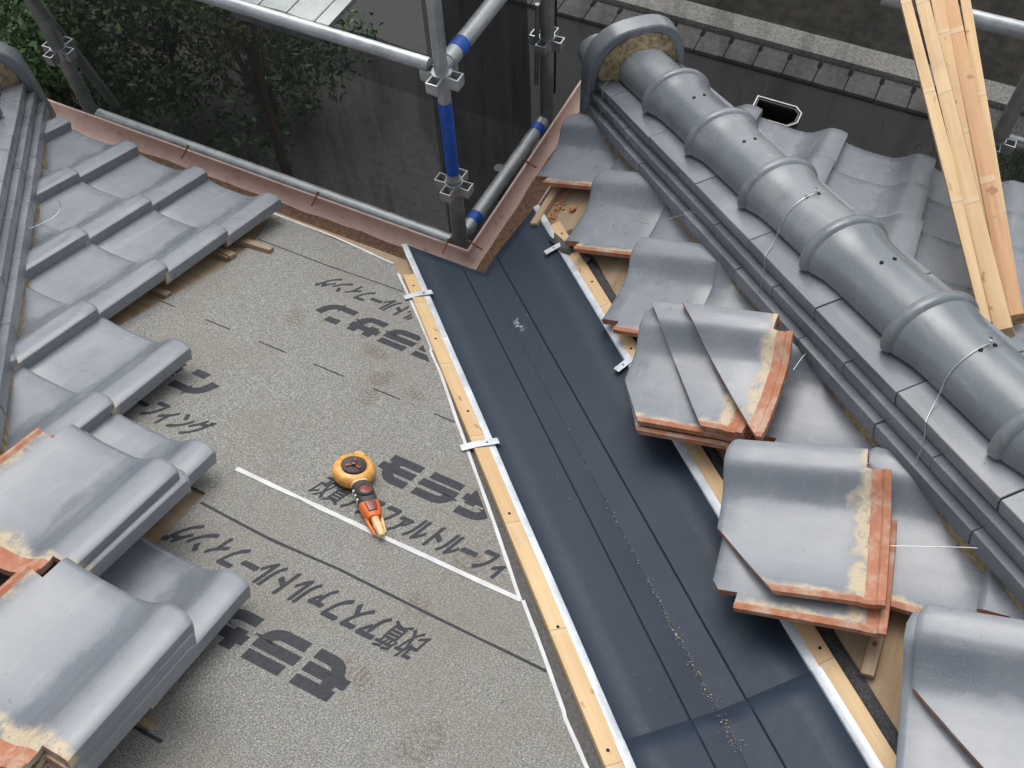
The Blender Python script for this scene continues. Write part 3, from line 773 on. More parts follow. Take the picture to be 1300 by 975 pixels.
for G, fn, e1 in ((G1, gl, 1.4), (G2, gr, .8)):      # silt lying in the bottom of the gutter
    V = []; F = []; n = 50; m_ = 7
    for i in range(n+1):
        e = .08+(e1-.08)*i/n
        for k in range(m_):
            q = -1+2*k/(m_-1); wd = .028*(1+.15*noise.noise(Vector((e*9, q, 3))))
            dd = wd*q; zz = zc-.92*math.sqrt(max(0, rr**2-dd**2))+.004*(1-q*q)*(1+noise.noise(Vector((e*30, q*3, 7))))+.0008
            V.append(fn(e, oc+dd, zz))
    for i in range(n):
        for k in range(m_-1): F.append((i*m_+k, i*m_+k+1, (i+1)*m_+k+1, (i+1)*m_+k))
    obj('silt', V, F, DEBRIS, G, smooth=70)
V, F = tube_data([gl(.06, oc-.03, zc-.045), (0, oc*S2+.03, zc-.03), gr(.06, oc-.03, zc-.045)], .012, 8)
V = [Vector(v)+Vector([.006*noise.noise(Vector(v)*60+Vector((k*9, 0, 0))) for k in range(3)]) for v in V]
obj('sealant_lump', [(v[0], v[1], v[2]) for v in V], F, FELTB, G1, smooth=80)

# ------------------------------------------------------------------ hips (ridges of noshi courses and round caps)
HC = .9645
def hip_frame(X): return frame((-1, 0, 0), (0, -HC, S/S2*HC), (0, S/S2*HC, HC), (X, abs(X), 0))
def half_tube(prof, seg=20, a0=-8, a1=188, base=.0, cz=.010):
    V = []; F = []; th = .012; rings = []
    for r, y in prof: rings.append((r, y))
    for r, y in prof[::-1]: rings.append((r-th, y))
    for r, y in rings:
        for k in range(seg+1):
            a = R(a0+(a1-a0)*k/seg); V.append((r*math.cos(a), y, cz + r*math.sin(a)*.82))
    m_ = seg+1; n = len(rings)
    for i in range(n):
        i2 = (i+1) % n
        for k in range(seg): F.append((i*m_+k, i*m_+k+1, i2*m_+k+1, i2*m_+k))
    F += [tuple(i*m_ for i in range(n))[::-1], tuple(i*m_+seg for i in range(n))]
    return V, F
ringp = [(.092, 0), (.101, .002), (.1040, .007), (.1040, .018), (.1010, .025), (.0945, .029), (.0935, .038), (.0895, .052), (.0845, .075), (.0820, .11), (.0808, .20), (.0800, .318)]
capV, capF = half_tube(ringp)
CAPM = mesh('ridge_cap', capV, capF, CAPG); recalc(CAPM); fin(CAPM, 38)
endV, endF = half_tube([(.0808, 0), (.0812, .1), (.0804, .2), (.0800, .36)])
CAPE = mesh('ridge_cap', endV, endF, CAPG); recalc(CAPE); fin(CAPE, 38)
def noshi_mesh(hw, th, ln):
    b = bmesh.new()
    poly = [(.035, 0), (hw, -.011), (hw+.001, -.011-th*.35), (hw-.003, -.011-th), (.035, -th+.002)]
    V = [b.verts.new((x, y, z)) for y in (.0012, ln-.0012) for x, z in poly]; n = len(poly)
    b.faces.new(V[:n]); b.faces.new(V[n:][::-1])
    for i in range(n): b.faces.new((V[i], V[(i+1) % n], V[n+(i+1) % n], V[n+i]))
    bmesh.ops.recalc_face_normals(b, faces=b.faces)
    bmesh.ops.bevel(b, geom=b.edges[:], offset=.0012, segments=1, affect='EDGES')
    me = bpy.data.meshes.new('noshi_tile'); b.to_mesh(me); b.free(); me.materials.append(NOSH); fin(me, 35); return me
NP = .2785
def hip(X, label, ts, t_oni, t_end, wires, noshi_off, detail=True):
    HF = hip_frame(X); base = HF @ Vector((0, t_oni, 0))
    T = empty('hip_ridge', tuple(base), label, 'ridge')
    inner = 1 if X > 0 else -1
    top = .149
    courses = [(.138, .033, top, noshi_off), (.152, .033, top-.0385, noshi_off+NP*.48), (.167, .040, top-.077, noshi_off+NP*.98)]
    for hw, th, z, off in courses:
        me = noshi_mesh(hw, th, NP)
        for sg in (1, -1):
            k = -12
            while True:
                y = off + k*NP; k += 1
                if y + NP < t_oni+.04: continue
                if y > t_end: break
                mw = HF @ Matrix.Translation((0, y, z+random.uniform(-.0012, .0012))) @ Matrix.Rotation(random.uniform(-.004, .004), 4, 'Z')
                if sg < 0: mw = mw @ Matrix.Translation((0, NP, 0)) @ Matrix.Rotation(math.pi, 4, 'Z')
                mm = me
                if y < t_oni+.03:                                   # first one butts against the end tile
                    b = bmesh.new(); b.from_mesh(me)
                    loc = (t_oni+.03-y) if sg > 0 else (NP-(t_oni+.03-y))
                    cut(b, (0, loc, 0), (0, -1 if sg > 0 else 1, 0), 0); mm = bpy.data.meshes.new('noshi_tile'); b.to_mesh(mm); b.free(); 
                    if not mm.materials: mm.materials.append(NOSH)
                link('noshi_tile', mm, T, mw)
    # mortar bed under the courses
    V = []; F = []; n = 70; prof = [(-.160, -.07), (-.157, .02), (-.135, .055), (-.05, .105), (.05, .105), (.135, .055), (.157, .02), (.160, -.07)]
    for i in range(n+1):
        y = t_oni+.02 + (t_end-t_oni)*i/n
        for k, (x, z) in enumerate(prof):
            j = noise.noise(Vector((y*14, k*1.7, X))); V.append((x*(1+.07*j), y, z+.008*j))
    m_ = len(prof)
    for i in range(n):
        for k in range(m_-1): F.append((i*m_+k, i*m_+k+1, (i+1)*m_+k+1, (i+1)*m_+k))
    F += [tuple(range(m_)), tuple(n*m_+k for k in range(m_))[::-1]]
    obj('mortar_bed', V, F, MORT, T, HF, smooth=60)
    # caps
    me = CAPE; link('ridge_cap', me, T, HF @ Matrix.Translation((0, t_oni+.035, top+.001)))
    holem = mesh('nail_hole', *tube_data([(0, 0, 0), (0, 0, .0022)], .0042, 10), DARKHOLE)
    caps = []
    for t in ts:
        c = link('ridge_cap', CAPM, T, HF @ Matrix.Translation((random.uniform(-.0015, .0015), t, top+.001+.002)) @ Matrix.Rotation(random.uniform(-.008, .008), 4, 'Z')); caps.append(aspart(c))
        for a in (80, 101):
            ra = R(a if inner > 0 else 180-a); rad = .0812
            p = Matrix.Translation((rad*math.cos(ra), .155, .010+rad*.82*math.sin(ra))) @ Matrix.Rotation(math.pi/2-ra, 4, 'Y')
            o = link('nail_hole', holem, c, HF @ Matrix.Translation((0, t, top+.003)) @ p)
    for (t, c0) in wires:
        pts = []
        for k in range(9):
            a = R(96 - 92*k/8); rad = .0840; pts.append((rad*math.cos(a), t+.012*k/8, top+.013+rad*.83*math.sin(a)))
        pts += [(.112, t+.03, top-.002), (.139, t+.05, top-.010), (.1415, t+.058, top-.03), (.152, t+.07, top-.06), (.163, t+.075, top-.09), (.165, t+.078, top-.11)]
        tube('tie_wire', [HF @ Vector((inner*p[0], p[1], p[2])) for p in pts], .0009, WIRE, T, 6)
        a = R(96); q = Vector((inner*.087*math.cos(a), t, top+.014+.087*.83*math.sin(a))); kn = []
        for k in range(14): th_ = k*1.35; kn.append(HF @ (q+Vector((.005*math.cos(th_), .006*math.sin(th_), .002+.0004*k))))
        kn += [HF @ (q+Vector((-.02*inner, .004, .001))), HF @ (q+Vector((-.042*inner, -.004, -.006)))]
        tube('wire_knot', kn, .0009, WIRE, T, 6)
    # end ornament tile (plain arched slab with a raised rim), facing down the hip; vertical
    W_, H_ = .160, .292
    def arch(w_, h_, z0, n=20, p=2.6):
        P = [(-w_, z0)]
        for k in range(n+1):
            a = math.pi*(1-k/n); cx = math.cos(a); sx_ = math.sin(a)
            P.append((w_*math.copysign(abs(cx)**(2/p), cx), h_*.42 + z0*0 + (h_*.58)*abs(sx_)**(2/p)))
        P.append((w_, z0)); return P
    y0 = HF @ Vector((0, t_oni, 0)); mwO = Matrix.Translation(y0) @ Matrix.Rotation(math.pi/2, 4, 'X')
    Ao = arch(W_, H_, -.045); Ai = arch(W_-.026, H_-.028, -.045)
    n = len(Ao); V = [(x, y, d) for d in (0,) for x, y in Ao] + [(x, y, -.062) for x, y in Ao] + [(x*.985, y-.001*(y > 0), .004) for x, y in Ai] + [(x*.95, y-.004*(y > 0), -.006) for x, y in Ai]
    F = [(i, i+1, n+i+1, n+i) for i in range(n-1)] + [tuple(range(n, 2*n))] + [(i, i+1, 2*n+i+1, 2*n+i) for i in range(n-1)] + [(2*n+i, 2*n+i+1, 3*n+i+1, 3*n+i) for i in range(n-1)] + [tuple(range(3*n, 4*n))]
    F += [(0, n, 2*n), (n-1, 2*n-1, 3*n-1)]
    bmo = obj('end_tile', V, F, CAPG, T, mwO, smooth=38)
    bv = bmo.modifiers.new('bev', 'BEVEL'); bv.width = .006; bv.segments = 2; bv.limit_method = 'ANGLE'; bv.angle_limit = R(50)
    # mortar collar between cap and end tile
    V = []; F = []; nr, ns = 9, 30
    for i in range(nr):
        f_ = i/(nr-1)
        for k in range(ns+1):
            a = R(-28+236*k/ns); r = .074+(.129-.074)*f_; j = noise.noise(Vector((k*.7, i*1.3, X)))*.006
            zl_ = top+.008+(r+j)*math.sin(a)*(.82 if a > 0 and a < math.pi else 2.6); V.append(((r+j)*math.cos(a), t_oni+.045-.040*f_+j+.274*zl_, zl_))
    for i in range(nr-1):
        for k in range(ns): b = i*(ns+1)+k; F.append((b, b+1, b+ns+2, b+ns+1))
    obj('mortar_collar', V, F, MORT, T, HF, smooth=70)
    # round end cap in front of the ornament
    V, F = lathe_data([(.052, 0), (.058, .004), (.060, .02), (.060, .115), (.056, .121), (.03, .122)], 26)
    obj('round_end_cap', V, F, CAPG, T, Matrix.Translation(y0+Vector((-.07*inner, .055, .10))) @ Matrix.Rotation(-math.pi/2+.25, 4, 'X'), smooth=38)
    return T, HF
RT = [(.65-y)/HC for y in (.162, -.102, -.379, -.649, -.934, -1.227, -1.505, -1.785)]
hipR, HR = hip(XH, 'grey tile ridge of round capped tiles beside the leaning wooden battens', RT, .205, 2.75, [(.255, 0), (RT[2]+.155, 0), (RT[4]+.150, 0)], .922-NP*3)
LT = [.50+.2785*k for k in range(8)]
hipL, HL = hip(XL, 'grey tile ridge running off beside the greenery, mortar showing under it', LT, .215, 2.6, [(.70, 0)], .93)
# loose tie wires twisted out over the tiles
def wire(pxs, fu, W, label, n=.075, rad=.0009):
    pts = []
    for (x, y, dn) in pxs:
        u, e = fu(x, y, n+dn); pts.append(Vector(W(u, e, n+dn)))
    sm_ = []
    for i in range(len(pts)-1):
        p0, p1, p2, p3 = pts[max(i-1, 0)], pts[i], pts[i+1], pts[min(i+2, len(pts)-1)]
        for k in range(6):
            q = k/6; sm_.append(.5*((2*p1)+(-p0+p2)*q+(2*p0-5*p1+4*p2-p3)*q*q+(-p0+3*p1-3*p2+p3)*q**3))
    sm_.append(pts[-1]); o = tube('tie_wire', sm_, rad, WIRE, None, 6); tag(o, label, 'wire', 'loose tie wires'); return o
wire([(0, 289, .02), (25, 293, .012), (48, 286, .010), (62, 279, .012), (66, 277, .014), (74, 270, .02), (77, 262, .03), (74, 254, .045)], pL, Lw, 'silver tie wire curling over tiles beside the mortar of the leafy side ridge')
wire([(788, 272, .0), (805, 279, .0), (822, 284, .004), (826, 283, .006), (845, 279, .01), (870, 272, .03), (890, 268, .05)], pR, Rw, 'thin tie wire knotted on an eave tile near the round ridge')
wire([(1130, 693, .0), (1180, 694, .0), (1225, 695, .004), (1262, 696, .01), (1300, 687, .03)], pR, Rw, 'thin tie wire lying straight over tiles by the stack of square cut tiles')
wire([(1007, 470, .01), (1020, 452, .012), (1035, 440, .02), (1047, 430, .04)], pR, Rw, 'short tie wire between cut tile points and ridge')

# ------------------------------------------------------------------ loose tiles in stacks
def loose(frm, E, U, n, rz, cuts, label, group, tilt=0.0, roll=0.0):
    me = tile_mesh(cuts) if cuts else TILE
    o = link('loose_roof_tile', me, None, frm @ Matrix.Translation((E, U, n)) @ Matrix.Rotation(rz, 4, 'Z') @ Matrix.Rotation(tilt, 4, 'X') @ Matrix.Rotation(roll, 4, 'Y'))
    tag(o, label, 'roof tile', group); return o
def at(fu, px, n): u, e = fu(*px, n); return e, u
def lcut(ax, ay, bx, by, side):
    """cut a tile along the line (ax,ay)-(bx,by) in tile coordinates, removing the side that holds point `side`"""
    d = Vector((bx-ax, by-ay, 0)); n = Vector((-d.y, d.x, 0)).normalized()
    if n.dot(Vector((side[0]-ax, side[1]-ay, 0))) < 0: n = -n
    return (Vector((ax, ay, 0)), n)
g = 'loose tiles stacked on the felt side slope'
e, u = at(pL, (236, 588), .175)
for k in range(2):
    loose(FL, e+.002*k-.012*(1-k), u+.004*k-.006*(1-k), .078+.021*k, -.03+.015*k, None,
          ['lower tile of the pair stacked above the printed lower felt, mostly covered', 'top tile of the pair stacked beside the felt, orange tail with a nail hole'][k], g, -.02)
e, u = at(pL, (247, 786), .185)
for k in range(3):
    loose(FL, e+.004*k-.012, u-.003*k, .078+.0205*k, -.035+.012*k, None,
          ['bottom tile of the three stacked beside the big printed letters', 'middle tile of the three stacked beside the big printed letters', 'top tile of the three stacked beside the big printed letters'][k], g, -.02)
gA = 'cut tiles stacked over the valley edge'
# stack A: pieces with diagonal cuts
e, u = at(pR, (828, 406), .10)
loose(FR, e+.012, u-.006, .056, .07, [lcut(.175, 0, .31, .075, (.31, 0))], 'lowest cut tile of the pointed stack, hanging over the dark valley sheet', gA, -.03)
loose(FR, e, u-.004, .076, .06, [lcut(.170, -.01, .31, .08, (.31, 0))], 'cut tile under the two pointed pieces, its corner over the valley sheet', gA, -.03)
loose(FR, e-.004, u+.002, .095, .05, [lcut(.0, .008, .305, .215, (.3, 0))], 'pointed cut tile in the middle of the stack, bright orange broken tip', gA, -.02)
e2, u2 = at(pR, (846, 404), .12)
loose(FR, e2, u2+.006, .113, .045, [lcut(.0, .045, .30, .285, (.3, 0))], 'pointed cut tile on top of the stack, orange edge and long stained tail', gA, -.02)
# stack B
gB = 'cut tiles stacked half way up the valley'
e, u = at(pR, (922, 559), .135)
loose(FR, e+.030, u+.022, .056, .15, [lcut(.235, -.01, .31, .045, (.31, 0)), lcut(.085, 0, .085, .3, (0, .1))], 'lower cut tile stuck out askew under the square cut tile', gB, -.02)
loose(FR, e, u+.003, .074, .185, [lcut(.180, 0, .305, .118, (.31, 0))], 'square cut tile with broad orange edge and stained tail on top of the stack', gB, -.02)
# stack C
gC = 'loose tiles at the top of the valley'
e, u = at(pR, (1153, 776), .125)
loose(FR, e+.004, u-.002, .070, .15, None, 'uncut grey tile under the corner cut tile by the bare boards', gC, -.01)
loose(FR, e-.002, u+.014, .092, .14, [lcut(.125, 0, .31, .19, (.31, 0))], 'grey tile with one corner cut off lying on an uncut tile', gC, -.01)
e, u = at(pR, (1300, 925), .12)

# ------------------------------------------------------------------ chalk line reel
(u0, e0), (u1, e1) = pL(449, 600, .02), pL(481, 676, .012)
A = Vector(Lw(u0, e0, .0095)); B = Vector(Lw(u1, e1, .0095)); dx = (B-A).normalized(); nz = Vector(NL); dy = nz.cross(dx)
FT = frame(dx, dy, nz, A)
AMB = mat_simple('amber_translucent_plastic', (.68, .34, .08), .3, 0, .35, 70, .15); ORG = mat_simple('orange_plastic', (.72, .155, .015), .3, 0, .15, 20, .05)
SMOKE = mat_simple('smoky_dark_cover', (.045, .028, .028), .15, 0, .5, 60, .05); RUB = mat_simple('dark_grey_rubber', (.045, .042, .042), .55, 0, .2, 40, .2)
PALE = mat_simple('pale_worn_plastic', (.70, .48, .25), .4, 0, .15, 40, .1); REDB = mat_simple('dark_red_window', (.20, .035, .02), .2, 0, .3, 60, 0)
reel = empty('chalk_line_reel', tuple(A), 'amber and orange chalk line reel with dark disc lying on the printed felt', 'chalk reel')
lathe('reel_case', [(.030, .0), (.041, .003), (.045, .010), (.0455, .018), (.043, .026), (.037, .0305), (.0285, .032), (.0275, .0295), (.005, .0290)], AMB, reel, FT, 36)
lathe('case_lug', [(.012, .004), (.014, .008), (.014, .022), (.011, .026)], AMB, reel, FT @ Matrix.Translation((-.035, .022, 0)), 20)
wdisc = lathe('winding_disc', [(.026, .0300), (.0262, .0335), (.0245, .0352), (.010, .0358), (.0, .0358)], SMOKE, reel, FT, 32); aspart(wdisc)
for k in range(3):
    a = k*2.1+.5; bevelled('finger_spoke', boxv(-.004, .019, -.0032, .0032, .0345, .0385), BOXF, REDB, .001, wdisc, FT @ Matrix.Rotation(a, 4, 'Z'))
lathe('crank_hub', [(.006, .035), (.006, .0405), (.004, .0415)], SMOKE, wdisc, FT, 16)
def loft(name, secs, mat, n=20, pw=2.6):
    V = []; F = []
    for x, w_, h0, h1 in secs:
        for k in range(n):
            a = 2*math.pi*k/n; ca, sa = math.cos(a), math.sin(a)
            V.append((x, w_*math.copysign(abs(ca)**(2/pw), ca), (h0+h1)/2+(h1-h0)/2*math.copysign(abs(sa)**(2/pw), sa)))
    m_ = len(secs)
    for i in range(m_-1):
        for k in range(n): F.append((i*n+k, i*n+(k+1) % n, (i+1)*n+(k+1) % n, (i+1)*n+k))
    F += [tuple(range(n)), tuple((m_-1)*n+k for k in range(n))]
    return obj(name, V, F, mat, reel, FT, smooth=45)
loft('neck_collar', [(.030, .017, .001, .026), (.040, .019, .001, .030), (.047, .018, .001, .031)], PALE)
loft('body', [(.043, .0175, .001, .030), (.050, .0195, .0, .033), (.075, .021, .0, .035), (.100, .019, .0, .033), (.106, .017, .001, .030)], RUB)
wring = lathe('window_ring', [(.0165, .030), (.017, .0365), (.0145, .0385), (.012, .0370), (.0115, .0345)], RUB, reel, FT @ Matrix.Translation((.076, 0, 0)), 28); aspart(wring)
lathe('window', [(.0115, .0345), (.0115, .0362), (.006, .0372), (0, .0374)], REDB, wring, FT @ Matrix.Translation((.076, 0, 0)), 24)
for k in range(3): bevelled('grip_mark', boxv(.062+k*.013, .067+k*.013, -.0225, -.0185, .010, .026), BOXF, WHITE, .001, reel, FT @ Matrix.Rotation(.0, 4, 'Z'))
loft('nozzle_shoulder', [(.100, .0205, .0, .030), (.108, .0215, .0, .031), (.122, .0195, .0, .029), (.136, .0165, .001, .026), (.140, .0145, .002, .024)], ORG)
loft('nozzle_ridge', [(.108, .0115, .028, .0335), (.122, .0105, .027, .0325), (.130, .009, .026, .030)], REDB)
loft('nozzle_tip', [(.136, .0085, .005, .022), (.152, .0078, .005, .021), (.157, .0092, .004, .022), (.163, .0092, .004, .022), (.168, .0078, .005, .021), (.184, .0072, .005, .020), (.188, .0055, .007, .018)], PALE)
for sg in (-1, 1):
    V, F = tube_data([(.132, sg*.0155, .010), (.150, sg*.0140, .009), (.168, sg*.0115, .008), (.177, sg*.0105, .0075)], [.0036, .0034, .0030, .0022], 10)
    obj('side_prong', V, F, PALE if sg > 0 else ORG, reel, FT, smooth=50)

# ------------------------------------------------------------------ scaffold
PR = .0243
P1 = pZ(585, 311, -.22)[:2]; P2 = pZ(694, 140, -.22)[:2]
def zat(P, py):
    """height on the upright through P that shows at picture height py"""
    lo_, hi_ = -3.0, 1.9
    for _ in range(50):
        m_ = (lo_+hi_)/2; v = np.array([P[0], P[1], m_])-CAM
        if 487.5-FPX*(v@upv)/(v@fwd) > py: lo_ = m_
        else: hi_ = m_
    return lo_
scf = empty('scaffold', (P1[0], P1[1], GZ), 'galvanised pipe scaffold standing in the corner between the two gutters', 'scaffold')
def pipe(name, a, b, parent, mat=ZINC, r=PR): return tube(name, [a, b], r, mat, parent, 18)
def band(a, b, f0, f1, parent, mat=BLUE, nm='blue_band', r=PR+.0012):
    a, b = Vector(a), Vector(b); return tube(nm, [a.lerp(b, f0), a.lerp(b, f1)], r, mat, parent, 18)
pipe('post', (P1[0], P1[1], GZ), (P1[0], P1[1], zat(P1, 226)), scf, DZINC)
pipe('upper_post', (P1[0], P1[1], zat(P1, 226)), (P1[0], P1[1], 1.6), scf, ZINC, .0190)
band((P1[0]+.0, P1[1], zat(P1, 219)), (P1[0], P1[1], zat(P1, 128)), 0, 1, scf, BLUE, 'blue_sleeve', .0196)
pipe('post', (P2[0], P2[1], GZ), (P2[0], P2[1], 1.6), scf, DZINC)
P0 = P1 + aL[:2]*1.55
pipe('post', (P0[0], P0[1], GZ), (P0[0], P0[1], 1.6), scf, DZINC)
def coupler(p, parent, ax=0.0):
    """wedge pocket: four folded plate pockets round a post with a wedge"""
    ring = aspart(tube('coupler', [Vector(p)-Vector((0, 0, .02)), Vector(p)+Vector((0, 0, .02))], PR+.004, ZINC, parent, 18))
    for k in range(4):
        mw = Matrix.Translation(p) @ Matrix.Rotation(ax+k*math.pi/2, 4, 'Z')
        V = [(.022, -.016, -.018), (.058, -.018, -.012), (.058, .018, -.012), (.022, .016, -.018), (.022, -.016, .018), (.058, -.018, .018), (.058, .018, .018), (.022, .016, .018)]
        b = .0035; W_ = [(.022, -.0125, -.02), (.0545, -.0145, -.02), (.0545, .0145, -.02), (.022, .0125, -.02), (.022, -.0125, .0183), (.0545, -.0145, .0183), (.0545, .0145, .0183), (.022, .0125, .0183)]
        F = [(0, 1, 5, 4), (1, 2, 6, 5), (2, 3, 7, 6)]
        Fi = [(8, 12, 13, 9), (9, 13, 14, 10), (10, 14, 15, 11)]
        Ft = [(4, 5, 13, 12), (5, 6, 14, 13), (6, 7, 15, 14), (0, 8, 9, 1), (1, 9, 10, 2), (2, 10, 11, 3)]
        obj('wedge_pocket', V+W_, F+Fi+Ft, ZINC, ring, mw)
P3z = lambda P, z: (P[0], P[1], z)
for P, z in ((P1, zat(P1, 236)), (P1, zat(P1, 98)), (P2, zat(P2, 52)), (P0, zat(P1, 98)), (P0, zat(P1, 236))): coupler(P3z(P, z), scf, math.pi/4)
def rail(P, Q, z, parent, s0=.035, s1=.035, zz=None, bands=True, mat=ZINC, r=PR):
    a = np.array([P[0], P[1], z]); b = np.array([Q[0], Q[1], z if zz is None else zz]); d = (b-a)/np.linalg.norm(b-a); a, b = a+d*s0, b-d*s1
    pipe('guard_rail', a, b, parent, mat, r)
    L_ = np.linalg.norm(b-a)
    if bands:
        band(a, b, .045/L_, .085/L_, parent); band(a, b, 1-.075/L_, 1-.035/L_, parent)
        for q, s_ in ((a, -1), (b, 1)): tube('rail_end', [q, q+d*s_*.022], [PR*.85, PR*.45], ZINC, parent, 14)
PA = P1 + aR[:2]*1.9
zl = zat(P1, 303); zu = zat(P1, 88)
rail(P1, P2, zl, scf, zz=zat(P2, 148)); rail(P1, PA, zu, scf); rail(P1, P0, zu+.004, scf, bands=False, r=.0185); rail(P1, P0, zl-.03, scf, bands=False)
# inner brace strut next to the second post
pipe('brace', (P2[0]-.035, P2[1]+.01, -.10), (P2[0]-.032, P2[1]+.006, .22), scf, DZINC, .008)
# walkway planks lower down
def plank(c, d, ln, wd, label, holes=True):
    c = Vector(c); d = Vector((d[0], d[1], 0)).normalized(); s_ = Vector((-d.y, d.x, 0)); mw = frame(d, s_, (0, 0, 1), c)
    t = empty('scaffold_plank', tuple(c), label, 'plank')
    pl_ = bevelled('deck_plate', boxv(-ln/2, ln/2, -wd/2, wd/2, -.035, 0), BOXF, DZINC, .004, t, mw); aspart(pl_)
    for sg in (-1, 1): bevelled('side_rim', boxv(-ln/2, ln/2, sg*wd/2-.006, sg*wd/2+.006, -.045, .012), BOXF, ZINC, .002, t, mw)
    me = mesh('cross_rib', boxv(-.006, .006, -wd/2+.01, wd/2-.01, .0005, .006), BOXF, DZINC)
    k = -ln/2+.1
    while k < ln/2: link('cross_rib', me, pl_, mw @ Matrix.Translation((k, 0, 0))); k += .2
    return t
c = pZ(372, 4, -1.3); plank(c, aL, .62, .42, 'galvanised walkway plank below the upper rail beside the greenery')
# diagonal brace upper left
a, b = pZ(36, -6, .35), pZ(82, 52, -.05)
tube('scaffold_brace', [a + (a-b)*1.2, b + (b-a)*2.2], .021, DZINC, None, 14); br = C.objects['scaffold_brace']; tag(br, 'grey diagonal pipe brace in front of the greenery', 'pipe')
# far side scaffold beyond the intact slope
Q1 = np.array([1.735, .0]); fs = -aL[:2]
scf2 = empty('scaffold', (Q1[0], Q1[1], GZ), 'pipe scaffold beyond the intact slope behind the leaning battens', 'scaffold')
pipe('post', P3z(Q1, GZ), P3z(Q1, 1.4), scf2, DZINC)
Q0 = Q1 - fs*1.83; Q2 = Q1 + fs*1.83
pipe('post', P3z(Q0, GZ), P3z(Q0, -.9), scf2, DZINC); pipe('post', P3z(Q2, GZ), P3z(Q2, 1.4), scf2, DZINC)
coupler(P3z(Q1, -.06), scf2, math.pi/4)
rz_ = .34
pr = pZ(1270, 32, rz_)
ra = np.array([pr[0], pr[1]]) - fs*.34; rb = np.array([pr[0], pr[1]]) + fs*2.0
rail(ra, rb, rz_, scf2, 0, 0, bands=False)
pr = pZ(1290, 181, -.30); rail(np.array([pr[0], pr[1]])-fs*.03, np.array([pr[0], pr[1]])+fs*1.8, -.30, scf2, 0, 0, bands=False)
bx = pZ(1215, 130, -.35)

# black mesh sheets
def net(pts, z0, z1, label, seed, mat):
    n = 40; m_ = 30; V = []; F = []; P = [np.array(p) for p in pts]; L_ = [np.linalg.norm(P[i+1]-P[i]) for i in range(len(P)-1)]; tot = sum(L_)
    for i in range(n+1):
        s_ = tot*i/n; k = 0
        while k < len(L_)-1 and s_ > L_[k]: s_ -= L_[k]; k += 1
        p = P[k]+(P[k+1]-P[k])*min(1, s_/L_[k]); d = (P[k+1]-P[k])/L_[k]; o = np.array([-d[1], d[0]])
        for j in range(m_+1):
            z = z0+(z1-z0)*j/m_; q = noise.noise(Vector((i*.16, j*.13, seed)))*.03 + .006*noise.noise(Vector((i*.6+j*.3, j*.25, seed+9)))
            V.append((p[0]+o[0]*q, p[1]+o[1]*q, z))
    for i in range(n):
        for j in range(m_): b = i*(m_+1)+j; F.append((b, b+m_+1, b+m_+2, b+1))
    o = obj('safety_net', V, F, mat, None, fix=False, smooth=180); tag(o, label, 'safety net', 'black nets hung on the scaffold'); return o
oR = outR[:2]; oL_ = outL[:2]
net([P1 + oR*.09 + oL_*.09, P2 + oR*.09 + aR[:2]*.03], GZ, 1.6, 'black mesh net hung behind the sloping rail of the corner scaffold', 1.0, NETD)
net([P1 + aL[:2]*.05 + oL_*.07, P1 + aL[:2]*1.6 + oL_*.07], GZ, zu-.03, 'black mesh net hung behind the rail of the felt side eave', 2.0, NETM)
fn0 = P2 + aR[:2]*.62
net([fn0 - fs*.9, fn0 + fs*4.6], GZ, .33, 'black mesh net between the intact slope and the road', 4.0, NET)
tube('net_edge_rope', [(P2[0]+.05, P2[1]+.06, -.2), (P2[0]+.052, P2[1]+.06, 1.5)], .007, BLACK); tag(C.objects['net_edge_rope'], 'black net hem tied beside the upright pipe with two clamps', 'rope')
# dark box gutter outlet seen over the eave beyond the ridge
oc_ = pZ(972, 143, -.02); of = pZ(1003, 150, -.02)
go = empty('gutter_outlet', tuple(pZ(985, 150, -.02)), 'glossy black gutter outlet box poking out past the eave beyond the ridge', 'gutter outlet')
GLB = mat_simple('glossy_black_plastic', (.014, .014, .016), .16, 0, .2, 30, 0)
base = pZ(975, 146, -.045); mwG = frame(-aL, outL, (0, 0, 1), base)
hexo = [(-.06, -.03), (.075, -.03), (.10, .0), (.10, .05), (.075, .075), (-.06, .075)]
hexi = [(-.05, -.02), (.068, -.02), (.088, .004), (.088, .046), (.068, .063), (-.05, .063)]
n = 6; V = [(x, y, .0) for x, y in hexo]+[(x, y, -.10) for x, y in hexo]+[(x, y, .0) for x, y in hexi]+[(x, y, -.09) for x, y in hexi]
F = [(i, (i+1) % n, n+(i+1) % n, n+i) for i in range(n)]+[(i, (i+1) % n, 2*n+(i+1) % n, 2*n+i) for i in range(n)]+[(2*n+i, 2*n+(i+1) % n, 3*n+(i+1) % n, 3*n+i) for i in range(n)]+[tuple(range(n, 2*n)), tuple(range(3*n, 4*n))]
obj('box', V, F, GLB, go, mwG)
V2 = [(x, y, z) for z in (.0005, .004) for x, y in hexo]+[(x*.96+.001, y*.95, z) for z in (.0005, .004) for x, y in hexo]
F2 = [(i, (i+1) % n, n+(i+1) % n, n+i) for i in range(n)]+[(2*n+i, 2*n+(i+1) % n, 3*n+(i+1) % n, 3*n+i) for i in range(n)]+[(n+i, n+(i+1) % n, 3*n+(i+1) % n, 3*n+i) for i in range(n)]+[(i, (i+1) % n, 2*n+(i+1) % n, 2*n+i) for i in range(n)]
obj('rim', V2, F2, HEM, go, mwG)

